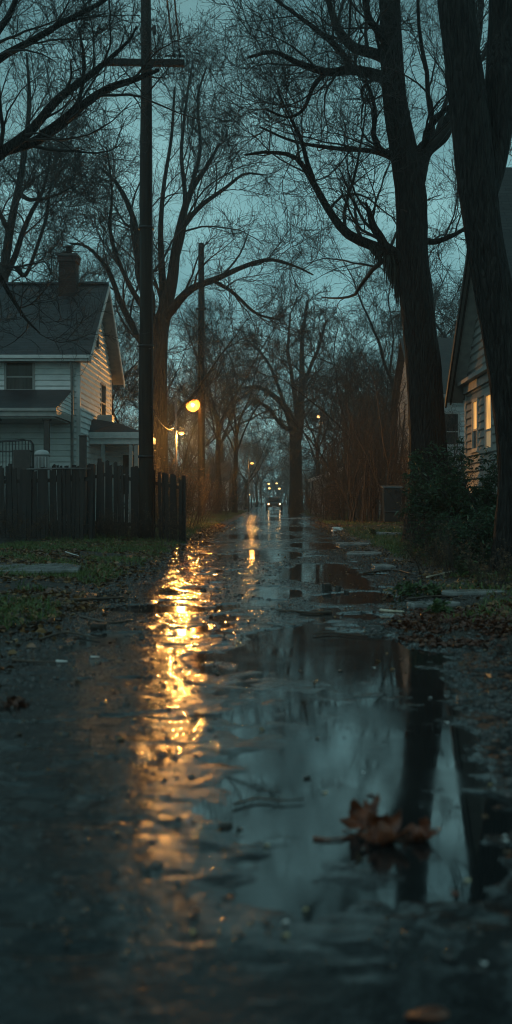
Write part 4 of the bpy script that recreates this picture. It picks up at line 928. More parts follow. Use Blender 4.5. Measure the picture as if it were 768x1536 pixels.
    # house number on the porch wall
    cu = bpy.data.curves.new('house_number', 'FONT'); cu.body = '413'; cu.size = .20; cu.extrude = .008; cu.align_x = 'CENTER'
    t = bpy.data.objects.new('tmp', cu); COL.objects.link(t); bpy.context.view_layer.update(); me = bpy.data.meshes.new_from_object(t.evaluated_get(bpy.context.evaluated_depsgraph_get())); bpy.data.objects.remove(t)
    n = link('house_number', me, mt_litter, r); n.location = V(-7.75 + .0, Y0 - .045, 3.02) - o; n.rotation_euler = (R(90), 0, 0); me.materials.clear(); me.materials.append(mt_litter)
    return r
white_house()

def near_gable_house():
    X0 = 4.6; Y1 = 24.55; Ze = 3.86; YR = 20.9; Zr = 7.72; Y0 = 17.3; X1 = 11; sl = (Zr - Ze) / (YR - Y0)
    r = empty('gable_house', (X0, Y1, 0), 'grey clapboard gable house with two lamp lit windows behind the nearest tree', 'house'); o = r.location
    m = MB(o); m.box((X0 + .03, Y0, -.1), (X1, Y1, Ze)); m.add([V(X0+.03,Y0,Ze),V(X0+.03,Y1,Ze),V(X0+.03,YR,Zr),V(X1,Y0,Ze),V(X1,Y1,Ze),V(X1,YR,Zr)], [(2,1,0),(3,4,5),(0,3,5,2),(1,2,5,4)])
    W = Y1 - Y0; op = [(Y1 - 23.72, Y1 - 23.02, 2.2, 3.42), (Y1 - 22.27, Y1 - 21.53, 2.14, 3.42), (Y1 - 20.3, Y1 - 19.5, 2.14, 3.42)]
    siding(m, (X0 + .03, Y1, 0), (0, -1, 0), (-1, 0, 0), .3, Zr - .1, lambda z: (0.05, W) if z <= Ze else ((z - Ze) / (Zr - Ze) * (Y1 - YR), W - (z - Ze) / sl), op, e=.18, t=.034)
    siding(m, (X1, Y0, 0), (-1, 0, 0), (0, -1, 0), .3, Ze, lambda z: (0, X1 - X0 - .05), (), e=.18, t=.034)
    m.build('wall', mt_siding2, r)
    m = MB(o); m.box((X0 - .012, Y1 - .09, .3), (X0 + .09, Y1 + .012, Ze)); m.build('corner_board', mt_trimg, r)
    # a trim shelf under the gable
    m = MB(o); m.box((X0 - .20, Y0, Ze - .05), (X0 + .02, Y1 + .15, Ze + .02)); m.prism([V(X0 - .2, Y1 + .15, Ze + .021), V(X0 + .01, Y1 + .15, Ze + .16), V(X0 + .01, Y0, Ze + .16), V(X0 - .2, Y0, Ze + .021)], (0, 0, .012)); m.box((X0 - .06, Y0, Ze - .24), (X0 + .005, Y1 + .01, Ze - .052)); m.build('gable_trim', mt_trimg, r)
    ov = .4; m = MB(o); s2 = (Zr - Ze) / (Y1 - YR)
    m.prism([V(X0 - .38, Y1 + ov, Ze - ov * s2 + .1), V(X0 - .38, YR, Zr + .1), V(X1, YR, Zr + .1), V(X1, Y1 + ov, Ze - ov * s2 + .1)], (0, 0, .07))
    m.prism([V(X0 - .38, Y0 - ov, Ze - ov * sl + .1), V(X0 - .38, YR, Zr + .1), V(X1, YR, Zr + .1), V(X1, Y0 - ov, Ze - ov * sl + .1)], (0, 0, .07)); rf = m.build('roof', mt_roof2, r)
    m = MB(o)
    for (ya, s) in ((Y1 + ov, s2), (Y0 - ov, sl)):
        za = Ze - ov * s; m.prism([V(X0 - .38, ya, za - .10), V(X0 - .38, ya, za + .09), V(X0 - .38, YR, Zr + .09), V(X0 - .38, YR, Zr - .10)], (-.04, 0, 0))
        m.prism([V(X0 - .30, ya, za - .02), V(X0 - .26, ya, za - .02), V(X0 - .26, YR, Zr - .02), V(X0 - .30, YR, Zr - .02)], (0, 0, .1))
    m.build('bargeboard', mt_dark, rf)
    m = MB(o)
    for (ya, s) in ((Y1 + ov, s2), (Y0 - ov, sl)):
        za = Ze - ov * s; m.prism([V(X0 - .37, ya, za + .03), V(X0 + .02, ya, za + .03), V(X0 + .02, YR, Zr + .03), V(X0 - .37, YR, Zr + .03)], (0, 0, .05))
    m.build('soffit', mt_trimg, rf)
    O = (X0 + .03, Y1, 0)
    sash_window(r, O, (0, -1, 0), (-1, 0, 0), Y1 - 23.62, Y1 - 23.10, 2.28, 3.34, mt_warmwin, mt_trimg, lower=mt_glass, rails=(.40,))
    sash_window(r, O, (0, -1, 0), (-1, 0, 0), Y1 - 22.20, Y1 - 21.60, 2.22, 3.34, mt_warmwin, mt_trimg, lower=mt_warmdim, rails=(.34,))
    sash_window(r, O, (0, -1, 0), (-1, 0, 0), Y1 - 20.22, Y1 - 19.58, 2.22, 3.34, mt_glass, mt_trimg, rails=(.5,))
near_gable_house()

def block_house(name, x0, x1, y0, y1, ze, zr, mat, roofm, label, over=.3, wins=(), chim=None, left_glow_panes=()):
    """ridge along X; front faces the camera, left/right gables"""
    r = empty(name, (x0, y0, 0), label, 'house' if 'house' in name else 'garage'); o = r.location; yr = (y0 + y1) / 2
    m = MB(o); m.box((x0 + .02, y0 + .02, -.2), (x1 - .02, y1, ze)); m.add([V(x0+.02,y0+.02,ze),V(x0+.02,y1,ze),V(x0+.02,yr,zr),V(x1-.02,y0+.02,ze),V(x1-.02,y1,ze),V(x1-.02,yr,zr)], [(2,1,0),(3,4,5),(0,3,5,2),(1,2,5,4)])
    op = [(w[0] - x0 - .06, w[1] - x0 + .06, w[2] - .06, w[3] + .06) for w in wins]
    siding(m, (x0, y0 + .02, 0), (1, 0, 0), (0, -1, 0), .2, ze, lambda z: (0, x1 - x0), op, e=.2)
    W = y1 - y0; sl = (zr - ze) / (W / 2)
    g = lambda z: (0, W) if z <= ze else ((z - ze) / sl, W - (z - ze) / sl)
    siding(m, (x0 + .02, y1, 0), (0, -1, 0), (-1, 0, 0), .2, zr - .1, g, [(y1 - w[1] - .06, y1 - w[0] + .06, w[2] - .06, w[3] + .06) for w in left_glow_panes], e=.2); siding(m, (x1 - .02, y0, 0), (0, 1, 0), (1, 0, 0), .2, zr - .1, g, (), e=.2)
    m.build('wall', mat, r)
    m = MB(o)
    for (ya, yb) in ((y0 - over, yr), (y1 + over, yr)):
        m.prism([V(x0 - over, ya, ze - over * sl + .08), V(x1 + over, ya, ze - over * sl + .08), V(x1 + over, yb, zr + .08), V(x0 - over, yb, zr + .08)], (0, 0, .08))
    rf = m.build('roof', roofm, r)
    m = MB(o); m.box((x0 - over, y0 - over - .1, ze - over * sl - .03), (x1 + over, y0 - over - .003, ze - over * sl + .12)); m.build('gutter', mt_trimg, rf)
    for w in wins: sash_window(r, (x0, y0 + .02, 0), (1, 0, 0), (0, -1, 0), w[0] - x0, w[1] - x0, w[2], w[3], mt_glass, mt_trimg)
    for (ya, yb, za, zb) in left_glow_panes: sash_window(r, (x0 + .02, y1, 0), (0, -1, 0), (-1, 0, 0), y1 - yb, y1 - ya, za, zb, mt_warmwin, mt_trimg, lower=mt_warmdim, rails=(.4,))  # added glowing panes, stand in for warm lamplight on the left wall
    return r
block_house('grey_house', 5.75, 14, 40.5, 47.5, 5.35, 7.9, mt_siding3, mt_roof2, 'pale grey clapboard house glimpsed between the two right hand trunks', wins=[(8.6, 9.4, 3.3, 4.6), (6.6, 7.3, 3.3, 4.5)], left_glow_panes=[(41.2, 42.3, 3.4, 4.9), (42.7, 43.6, 1.7, 3.1), (41.1, 42.2, 1.5, 3.0)])  # left wall panes are added to imitate a warm-lit strip of siding
block_house('garage', -7.2, -3.9, 84, 90, 2.7, 4.1, mt_siding, mt_roof, 'pale low garage on the left, just right of the tall lamp pole')
block_house('dark_house', 5.6, 12, 62, 70, 3.6, 6.4, mt_siding2, mt_roof2, 'dark low house behind the thicket, right of the pale shed')

def lean_shed():
    x0, x1, y0, y1 = 2.75, 5.0, 72, 76
    r = empty('shed', (x0, y0, 0), 'small pale shed with a sloping white roof edge on the right verge', 'shed'); o = r.location
    m = MB(o); m.prism([V(x0, y0, -.1), V(x1, y0, -.1), V(x1, y0, 3.3), V(x0, y0, 2.55)], (0, y1 - y0, 0)); m.build('wall', mt_siding3, r)
    m = MB(o); m.prism([V(x0 - .3, y0 - .3, 2.48), V(x1 + .2, y0 - .3, 3.42), V(x1 + .2, y1 + .2, 3.42), V(x0 - .3, y1 + .2, 2.48)], (0, 0, .06)); rf = m.build('roof', mt_roof, r)
    m = MB(o); m.prism([V(x0 - .3, y0 - .32, 2.34), V(x1 + .2, y0 - .32, 3.28), V(x1 + .2, y0 - .32, 3.50), V(x0 - .3, y0 - .32, 2.56)], (0, -.05, 0)); m.build('fascia', mt_trim, rf)
    m = MB(o); m.box((x0 + 1.1, y0 - .03, .0), (x0 + 1.9, y0 - .002, 2.0)); d = m.build('door', mt_trimg, r)
    m = MB(o); m.tube([(x0 - .15, y0 - .2, 0), (x0 + .02, y0 - .2, 2.5)], .05, 6); m.build('roof_post', mt_dark, r)
lean_shed()

# ------------------------------------------------------------------ fences
def plank_fence(name, A, B, ztop, zbot, bw, label, post_every=1.9, seed=1, gap=.018, topjit=.07, lean=0):
    A = Vector(A); B = Vector(B); d = (B - A); L = d.length; U = d.normalized(); Nn = V(U.y, -U.x, 0)
    if Nn.y > 0: Nn = -Nn
    r = empty(name, (A.x, A.y, 0), label, 'fence'); o = r.location; rr = random.Random(seed); m = MB(o); u = 0
    while u < L:
        w = bw * rr.uniform(.75, 1.15); f = u / L; zt = ztop[0] * (1 - f) + ztop[1] * f + rr.uniform(-topjit, topjit)
        if rr.random() < .07: u += w * rr.uniform(.5, 1); continue
        p = A + U * u; zb = surf(p.x, p.y) - .03 + rr.uniform(0, .05); t = rr.uniform(-.012, .012); tw = rr.uniform(-.05, .05); off = rr.uniform(0, .015)
        a = p + Nn * off; b = p + U * (w - gap) + Nn * (off + t); s = U * tw
        pts = [V(a.x, a.y, zb), V(b.x, b.y, zb), V(b.x, b.y, zt - .0) + s, V(*( (a + b) / 2).xy, zt + rr.uniform(-.03, .03)) + s, V(a.x, a.y, zt - .01) + s]
        m.prism(pts, Nn * .02); u += w
    m.build('boards', mt_fence, r)
    m = MB(o)
    for k, f in enumerate((.22, .82)):
        za = ztop[0] * f; zb = ztop[1] * f; m.prism([A - Nn * .003 + V(0, 0, za), B - Nn * .003 + V(0, 0, zb), B - Nn * .003 + V(0, 0, zb + .09), A - Nn * .003 + V(0, 0, za + .09)], -Nn * .04)
    m.build('rail', mt_fence, r)
    n = max(2, int(L / post_every) + 1)
    for k in range(n):
        f = k / (n - 1); p = A + d * f - Nn * .09; zt = ztop[0] * (1 - f) + ztop[1] * f + .06
        m = MB(o); m.box((p.x - .05, p.y - .045, -.15), (p.x + .05, p.y + .045, zt)); m.build('post', mt_fence, r, bevel=.006)
    return r
plank_fence('board_fence', (-7.4, 25.2, 0), (-4.35, 24.4, 0), (1.80, 1.90), 0, .12, 'dark weathered board fence section at the left edge, nearer to the grass', seed=3, topjit=.05)
plank_fence('board_fence', (-4.55, 26.6, 0), (-2.3, 25.9, 0), (2.12, 1.66), 0, .11, 'dark board fence section running behind the power pole, dropping to the right', seed=4, topjit=.05)
plank_fence('board_fence', (-12, 27.5, 0), (-4.6, 27.4, 0), (1.95, 2.05), 0, .10, 'dark fence behind the iron gate, in front of the white house porch', seed=6, topjit=.02)

def rail_top():
    A = P(40, 704, 24.2); B = P(136, 703, 24.2)
    m = MB((A.x, A.y, A.z)); m.tube([A, (A + B) / 2 + V(0, 0, .01), B], .022, 8); o = m.build('fence_rail', mt_metal); tag(o, 'thin metal rail lying along the top of the left fence section', 'rail')
rail_top()

def gate_post(px, py, Y, w, label):
    p = P(px, py, Y); m = MB((p.x, Y, 0)); m.box((p.x - w, Y - w, -.2), (p.x + w, Y + w, p.z)); m.box((p.x - w - .015, Y - w - .015, p.z + .002), (p.x + w + .015, Y + w + .015, p.z + .035)); tag(m.build('gate_post', mt_dark, bevel=.01), label, 'post')
gate_post(124.5, 655, 26.9, .085, 'tall dark square post standing at the corner of the white house')

def iron_gate():
    Y = 26.4; a = P(0, 0, Y).x - .3; b = P(50, 0, Y).x; zt = P(0, 660, Y).z
    r = empty('iron_gate', (a, Y, 0), 'black iron gate with rounded corner in front of the white porch', 'gate'); o = r.location
    m = MB(o); m.tube([(a, Y, zt - .06), (b - .25, Y, zt), (b - .08, Y, zt - .02), (b, Y, zt - .12), (b, Y, .1)], .028, 8); m.tube([(a, Y, zt - .30), (b, Y, zt - .30)], .018, 6); m.build('gate_frame', mt_iron, r)
    m = MB(o)
    for k in range(14):
        x = a + (b - a) * (k + .5) / 14; m.tube([(x, Y, .1), (x, Y, zt - .03)], .011, 6)
    m.build('bars', mt_iron, r)
    m = MB(o); m.box((P(20, 0, Y).x, Y - .03, .3), (P(46, 0, Y).x, Y + .03, P(0, 675, Y).z)); m.build('panel', mt_dark, r, bevel=.01)
iron_gate()
def ribbed_barrel():
    Y = 27.0; p = P(63, 0, Y); r = empty('barrel', (p.x, Y, surf(p.x, Y)), 'pale ribbed barrel with domed lid beside the dark porch post', 'barrel'); o = r.location
    zt = P(0, 678, Y).z
    m = MB(o); m.lathe([(.17, o.z), (.19, o.z + .3), (.19, zt - .12), (.185, zt - .1)], (p.x, Y, 0), 20); m.build('body', mt_trimg, r)
    m = MB(o); m.lathe([(.20, zt - .098), (.205, zt - .05), (.15, zt + .03), (.05, zt + .06)], (p.x, Y, 0), 20); m.build('lid', mt_trim, r)
    m = MB(o)
    for k in range(14):
        a = k / 14 * 6.283; q = V(p.x + .195 * math.cos(a), Y + .195 * math.sin(a), 0); m.tube([q + V(0, 0, o.z + .05), q + V(0, 0, zt - .13)], .012, 5)
    m.build('ribs', mt_trim, r)
ribbed_barrel()

# ------------------------------------------------------------------ power poles, wires, lamps
def pole_mesh(mb, x, y, z0, z1, r0, r1, n=20, seed=1):
    K = 30; rr = random.Random(seed); pts = [V(x + .012 * math.sin(i * .6), y, z0 + (z1 - z0) * i / K) for i in range(K + 1)]; mb.tube(pts, [(r0 + (r1 - r0) * i / K) * (1 + rr.uniform(-.015, .015)) for i in range(K + 1)], n)
def near_pole():
    Y = 26.; x = P(219, 0, Y).x; r = empty('utility_pole', (x, Y, surf(x, Y)), 'tall dark wooden power pole with crossarm, standing right of the fence', 'utility pole'); o = r.location
    m = MB(o); pole_mesh(m, x, Y, -.2, 15.2, .195, .125); m.build('pole', mt_poleW, r)
    za = P(0, 100, Y).z; xa = P(160, 0, Y).x; xb = P(278, 0, Y).x
    m = MB(o); m.box((xa, Y - .27, za - .07), (xb, Y - .15, za + .09), Matrix.Rotation(R(.8), 3, 'Y')); ca = m.build('crossarm', mt_poleW, r, bevel=.01)
    for px in (262, 271, 176):
        q = P(px, 0, Y).x; zz = za + .09 - (q - x) * .014; m = MB(o); m.lathe([(.012, 0), (.012, .08), (.045, .09), (.05, .14), (.03, .17), (.04, .20), (.02, .23)], (q, Y - .21, zz), 12); m.build('insulator', mt_dark, ca)
    m = MB(o); m.tube([P(257, 94, Y - .21), P(257, 84, Y - .21), P(247, 83, Y - .21)], .028, 6); m.tube([P(232, 95, Y - .2), P(233, 66, Y - .2), P(229, 44, Y - .2), P(231, 38, Y - .2)], .018, 6); m.tube([P(226, 44, Y - .2), P(232, 40, Y - .2), P(232, 52, Y - .2)], .045, 6); m.build('bracket', mt_dark, r)
    for zz in (2.2, 5.0, 8.0): m = MB(o); m.lathe([(.19, -.03), (.205, -.03), (.205, .03), (.19, .03)], (x, Y, zz), 20); m.build('band', mt_iron, r)
    m = MB(o); m.tube([V(x - .62, Y - .14, za - .05), V(x - .05, Y - .15, za - .75)], .018, 6); m.tube([V(x + .62, Y - .14, za - .05), V(x + .05, Y - .15, za - .75)], .018, 6); m.build('brace', mt_iron, r)
    m = MB(o); m.tube([V(x + .175, Y - .08, .0), V(x + .172, Y - .08, 4), V(x + .155, Y - .08, 9), V(x + .13, Y - .08, 13)], .022, 6); m.build('conduit', mt_iron, r)
near_pole()
def cable(name, A, B, sag, rad, label, mat=None, n=24):
    A = Vector(A); B = Vector(B); pts = [A.lerp(B, i / n) - V(0, 0, sag * 4 * (i / n) * (1 - i / n)) for i in range(n + 1)]
    m = MB(A); m.tube(pts, rad, 6); tag(m.build(name, mat or mt_iron), label, 'wire', 'overhead wires')
Yp = 25.79; zi = P(0, 88, 26).z + .05
cable('power_wire', (P(262, 0, 26).x, Yp, zi), (-.15, -16, 14.3), 1.9, .02, 'left one of the two wires climbing from the crossarm to the top edge')
cable('power_wire', (P(271, 0, 26).x, Yp, zi), (.15, -16, 14.3), 1.9, .02, 'right one of the two wires climbing from the crossarm to the top edge')
cable('service_cable', P(203, 484, 29), P(225, 523, 25.85), .12, .014, 'short pale cable catching light where it meets the power pole', mt_metal)
cable('service_cable', P(227, 610, 25.9), P(264, 637, 42), .35, .014, 'thin cable sagging from the power pole to the thin lamp post', mt_metal)

SOD = (1.0, .32, .042)
mt_halo = bpy.data.materials.new('amber lamp halo'); mt_halo.use_nodes = True  # see-through orange emission, imitates the glow around the lamp
_n = mt_halo.node_tree; _b = _n.nodes['Principled BSDF']; _b.inputs['Base Color'].default_value = (1, .6, .25, 1); _b.inputs['Emission Color'].default_value = (1.0, .27, .025, 1); _b.inputs['Emission Strength'].default_value = 1.9; _b.inputs['Alpha'].default_value = .6
def bulb(name, c, r, mat, parent, sz=1.0):
    m = MB(parent.location); ax = Matrix.Diagonal((1, 1, sz))
    m.lathe([(r * math.sin(a), -r * math.cos(a)) for a in [math.pi * i / 10 for i in range(1, 10)]], c, 16, ax); return m.build(name, mat, parent)
mt_bulb = glow('sodium lamp', (1.0, .60, .22), 40)
mt_bulb2 = glow('small sodium lamp', (1.0, .45, .09), 3)
mt_bulb3 = glow('far warm lamp', (1.0, .55, .18), 4)
mt_bulb4 = glow('headlamp', (1.0, .60, .25), 9)

def point(name, c, W, rad, parent, col=SOD):
    l = bpy.data.lights.new(name, 'POINT'); l.energy = W; l.shadow_soft_size = rad; l.color = col
    o = bpy.data.objects.new(name, l); COL.objects.link(o); o.parent = parent; o.location = Vector(c) - parent.location; return o
def tall_lamp():
    Y = 60.; c = P(290, 608, Y); px = P(302, 0, Y).x
    r = empty('utility_pole', (px, Y, surf(px, Y)), 'farther wooden pole carrying the bright orange street lamp', 'utility pole'); o = r.location
    m = MB(o); pole_mesh(m, px, Y, -.2, P(0, 365, Y).z, .24, .17, seed=4); m.build('pole', mt_poleW, r)
    m = MB(o); m.box((px - .32, Y - .28, 12.2), (px + .3, Y - .18, 12.32)); m.build('crossarm', mt_poleW, r)
    s = empty('street_lamp', (c.x, Y - .4, c.z), 'bright orange street lamp glowing on the farther wooden pole', 'street lamp'); o = s.location
    m = MB(o); m.tube([(px - .0, Y - .22, c.z - .25), (px - .2, Y - .3, c.z + .22), (c.x, Y - .4, c.z + .40)], .03, 8); m.build('arm', mt_metal, s)
    m = MB(o); m.lathe([(.10, .50), (.24, .44), (.36, .30), (.38, .27)][::-1], (c.x, Y - .4, c.z), 18); m.build('lamp_hood', mt_metal, s)
    bulb('bulb', (c.x, Y - .4, c.z), .11, mt_bulb, s)
    point('lamp_light', (c.x, Y - .4, c.z - .02), 4200, .11, s)
    bulb('halo_shell', (c.x, Y - .4, c.z), .41, mt_halo, s)  # added shell standing in for the lamp's halo, not a lamp part
tall_lamp()
def post_lamp(px, py, Y, ppx, ptop, rad, label, mat=None, sz=.7, hood=True, pr=.05, W=0):
    c = P(px, py, Y); x = P(ppx, 0, Y).x
    s = empty('street_lamp', (x, Y, surf(x, Y)), label, 'street lamp', 'street lamps'); o = s.location; zt = P(0, ptop, Y).z
    m = MB(o); m.tube([V(x, Y, -.1), V(x, Y, zt * .5), V(x, Y, zt)], [pr * 1.3, pr, pr * .8], 10); m.build('post', mt_metal, s)
    m = MB(o); m.tube([V(x, Y, c.z + rad * 1.6), V((x + c.x) / 2, Y, c.z + rad * 2.1), V(c.x, Y, c.z + rad * 1.5)], .025, 6); m.build('arm', mt_metal, s)
    if hood: m = MB(o); m.lathe([(rad * 1.35, rad * .75), (rad * 1.3, rad * 1.0), (rad * .5, rad * 1.5)], (c.x, Y, c.z), 14); m.build('lamp_hood', mt_metal, s)
    bulb('bulb', c, rad, mat or mt_bulb2, s, sz)
    if W: point('lamp_light', (c.x, c.y, c.z - .02), W, rad * 1.05, s, (1.0, .42, .08))
post_lamp(272, 650, 41, 264, 598, .12, 'small lamp on a thin metal post just left of and below the bright street lamp', sz=.5, W=3000)
post_lamp(378, 695, 92, 373, 684, .16, 'small orange lamp on a post halfway down the left side of the lane', mt_bulb2, sz=.55, W=260)
post_lamp(477.5, 625, 78, 486, 612, .15, 'upper one of the twin small lamps above the pale shed', mt_bulb3)
post_lamp(481.5, 635, 78.6, 487.5, 628, .14, 'lower one of the twin small lamps above the pale shed', mt_bulb3)
post_lamp(403, 726, 150, 399, 722, .16, 'upper left lamp of the small cluster at the lane end', mt_bulb3)
post_lamp(404, 732.5, 140, 400.5, 729, .16, 'lower left lamp of the small cluster at the lane end', mt_bulb3)
post_lamp(415, 725, 152, 410.5, 720, .16, 'upper right lamp of the small cluster at the lane end', mt_bulb3)
post_lamp(419, 733, 141, 423, 729, .16, 'lower right lamp of the small cluster at the lane end', mt_bulb3)
post_lamp(374, 742, 120, 377, 738, .10, 'low warm lamp near the ground beyond the far left trees', mt_bulb3)

# ------------------------------------------------------------------ distant car
mt_paint = M('dark car paint', (.03, .035, .04), .25, coat=1)
mt_tyre = M('tyre rubber', (.02, .02, .02), .7)
def car(cx, Y, label):
    r = empty('car', (cx, Y, .02), label, 'car'); o = r.location
    prof = [(0, .32), (0.02, .68), (.15, .80), (.95, .93), (1.55, 1.42), (2.9, 1.45), (3.7, 1.0), (4.3, .95), (4.4, .6), (4.4, .32)]
    m = MB(o); n = len(prof)
    def yz(s, ins): return [V(cx + s * (.88 - (ins if z > .95 else 0)), Y + y, z) for y, z in prof]
    a = yz(-1, .16); b = yz(1, .16); m.add(a + b, [tuple(range(n)), tuple(range(n, 2 * n))[::-1]] + [(i, n + i, n + (i + 1) % n, (i + 1) % n) for i in range(n)]); m.build('body', mt_paint, r, bevel=.05)
    m = MB(o); m.prism([V(cx - .62, Y + 1.03, 1.0), V(cx + .62, Y + 1.03, 1.0), V(cx + .60, Y + 1.50, 1.37), V(cx - .60, Y + 1.50, 1.37)], (0, -.03, .03)); m.build('windscreen', mt_glass, r)
    for s in (-1, 1):
        m = MB(o); m.lathe([(.07, -.04), (.08, 0), (.04, .04)], (cx + s * .62, Y - .02, .66), 14, Matrix.Rotation(R(90), 3, 'X')); m.build('headlight', mt_bulb4, r)
        for yy in (.85, 3.5):
            ax = Matrix.Rotation(R(90), 3, 'Y'); m = MB(o); m.lathe([(.22, -.1), (.31, -.1), (.33, -.05), (.33, .05), (.31, .1), (.22, .1)], (cx + s * .82, Y + yy, .33), 20, ax); w = m.build('wheel', mt_tyre, r)
            m = MB(o); m.lathe([(.2, -.104), (.21, 0), (.2, .104)], (cx + s * .82, Y + yy, .33), 12, ax); m.build('rim', mt_metal, w)
    m = MB(o); m.box((cx - .4, Y - .02, .42), (cx + .4, Y + .03, .6)); m.build('grille', mt_dark, r); m = MB(o); m.box((cx - .25, Y - .045, .36), (cx + .25, Y - .022, .47)); m.build('number_plate', mt_trim, r)
car(.10, 112, 'dark car with its headlights on at the far end of the lane')
def parked(cx, Y, label): pass

# ------------------------------------------------------------------ bins, slabs, boards
def bin_(px0, px1, pyt, Y, label, dz=.75):
    x0 = P(px0, 0, Y).x; x1 = P(px1, 0, Y).x; zt = P(0, pyt, Y).z; cx = (x0 + x1) / 2; g = surf(cx, Y); w = (x1 - x0) / 2
    r = empty('wheelie_bin', (cx, Y, g), label, 'bin', 'dark bins on the right verge'); o = r.location; m = MB(o)
    b = w * .82; m.add([V(cx - b, Y - dz * .4, g + .08), V(cx + b, Y - dz * .4, g + .08), V(cx + b, Y + dz * .4, g + .08), V(cx - b, Y + dz * .4, g + .08), V(cx - w * .95, Y - dz * .5, zt - .1), V(cx + w * .95, Y - dz * .5, zt - .1), V(cx + w * .95, Y + dz * .5, zt - .04), V(cx - w * .95, Y + dz * .5, zt - .04)], [(0,3,2,1),(4,5,6,7),(0,1,5,4),(1,2,6,5),(2,3,7,6),(3,0,4,7)])
    m.box((cx - w * .8, Y - dz * .5 - .012, g + .45), (cx + w * .8, Y - dz * .44, g + .50)); m.build('body', mt_bin, r, bevel=.02)
    m = MB(o); m.prism([V(cx - w - .02, Y - dz * .56, zt - .095), V(cx + w + .02, Y - dz * .56, zt - .095), V(cx + w + .02, Y + dz * .56, zt - .03), V(cx - w - .02, Y + dz * .56, zt - .03)], (0, 0, .06)); m.build('lid', mt_lid, r, bevel=.015)
    m = MB(o); m.tube([(cx - w * .7, Y + dz * .6, zt - .1), (cx + w * .7, Y + dz * .6, zt - .1)], .02, 8); m.build('handle', mt_bin, r)
    for s in (-1, 1): m = MB(o); m.lathe([(.1, -.04), (.14, -.03), (.14, .03), (.1, .04)], (cx + s * b * .85, Y + dz * .42, g + .13), 16, Matrix.Rotation(R(90), 3, 'Y')); m.build('wheel', mt_tyre, r)
bin_(573, 602, 729, 41, 'taller dark bin standing right of the other, under the forked tree')
bin_(521, 549, 738, 49, 'lower dark bin with a slightly tilted pale edged lid, left of the taller one')

def slab(px, py, wx, wy, h, rz_, label, mat=None, tilt=(0, 0), seed=0, name='concrete_slab', cat='slab', group='broken concrete slabs', lift=0):
    Y = F * (CAMH - .03) / (py - HY); x = (px - VX) * Y / F; g = surf(x, Y); rr = random.Random(seed)
    poly = [V(x_ * wx / 2 * rr.uniform(.9, 1.05), y_ * wy / 2 * rr.uniform(.9, 1.05), 0) for x_, y_ in ((-1, -1), (-.2, -1.03), (.5, -.97), (1, -.8), (.97, .3), (.7, 1), (-.1, .93), (-.9, 1), (-1.03, .2))]
    m = MB(); m.prism(poly, (0, 0, h)); o = m.build(name, mat or mt_conc, bevel=min(.02, h * .25)); o.location = (x, Y, g - h + .03 + lift * .5); o.rotation_euler = (R(tilt[0]), R(tilt[1]), R(rz_)); return tag(o, label, cat, group)
slab(447, 777, 2.4, 1.1, .14, 4, 'long pale slab lying along the right road edge, far away', seed=1, tilt=(2, -2))
slab(492, 774, 2.0, 1.6, .10, -6, 'wide grey slab on the grass just right of the long pale slab', seed=2, tilt=(2, 2))
slab(448, 769, 1.1, .8, .12, 12, 'small slab piece beyond the long pale slab', seed=3, tilt=(3, 0))
slab(597, 806, 1.3, .45, .08, 20, 'left one of the flat wet boards of concrete near the green bush', seed=4, tilt=(3, 2), lift=.04)
slab(628, 798, 1.5, .30, .07, 26, 'narrow pale slab propped up beside the green bush', seed=5, tilt=(6, -5), lift=.08)
slab(575, 849, .36, .45, .05, 5, 'pale square slab piece set in the mud on the right road edge', seed=6, tilt=(2, 1), lift=.02)
slab(548, 829, .75, .9, .05, -8, 'flat grey slab in the side path, farther than the pale square piece', seed=7, lift=.015)
slab(530, 815, .9, 1.2, .05, 4, 'flat grey slab where the side path leaves the lane', seed=8, lift=.015)
slab(38, 862, 1.6, 1.5, .06, 3, 'flat grey slab in the grass at the left edge', seed=9, lift=.03)
slab(650, 905, .55, .22, .05, 15, 'small broken slab beside the grassy weed', seed=10, lift=.02)
slab(712, 893, .7, .3, .05, 8, 'broken grey slab half buried in the right verge leaves', seed=11, lift=.02)

def debris(px, py, w, d, h, label, mat, seed, n=260, ls=.04):
    """a heap of wet leaves and twigs"""
    Y = F * CAMH / (py - HY); x = (px - VX) * Y / F; g = surf(x, Y); q = np.random.default_rng(seed); a = q.random(n) * 6.28; rr = np.abs(q.normal(size=n)) * .45
    p = np.stack([np.cos(a) * rr * w, np.sin(a) * rr * d, q.random(n) * h * np.exp(-rr * 2)], -1)
    o = empty('debris_clump', (x, Y, g), label, 'clump', 'clumps of wet debris on the lane')
    link('leaves', np_mesh('leaves', *leaves(p, ls, q, flat=.25, long=1.5, cup=.3), smooth=False), mat, o)
    k = 14; st = p[:k] * np.array([1, 1, .5]); dr = q.normal(size=(k, 3)) * np.array([w, d, h * .2]); t = np.linspace(0, .7, 5)[None, :, None]
    link('twigs', np_mesh('twigs', *tubes(st[:, None, :] + dr[:, None, :] * t + q.normal(size=(k, 5, 3)) * .004, np.full((k, 5), .003), 4)), mt_wood, o)
    return o
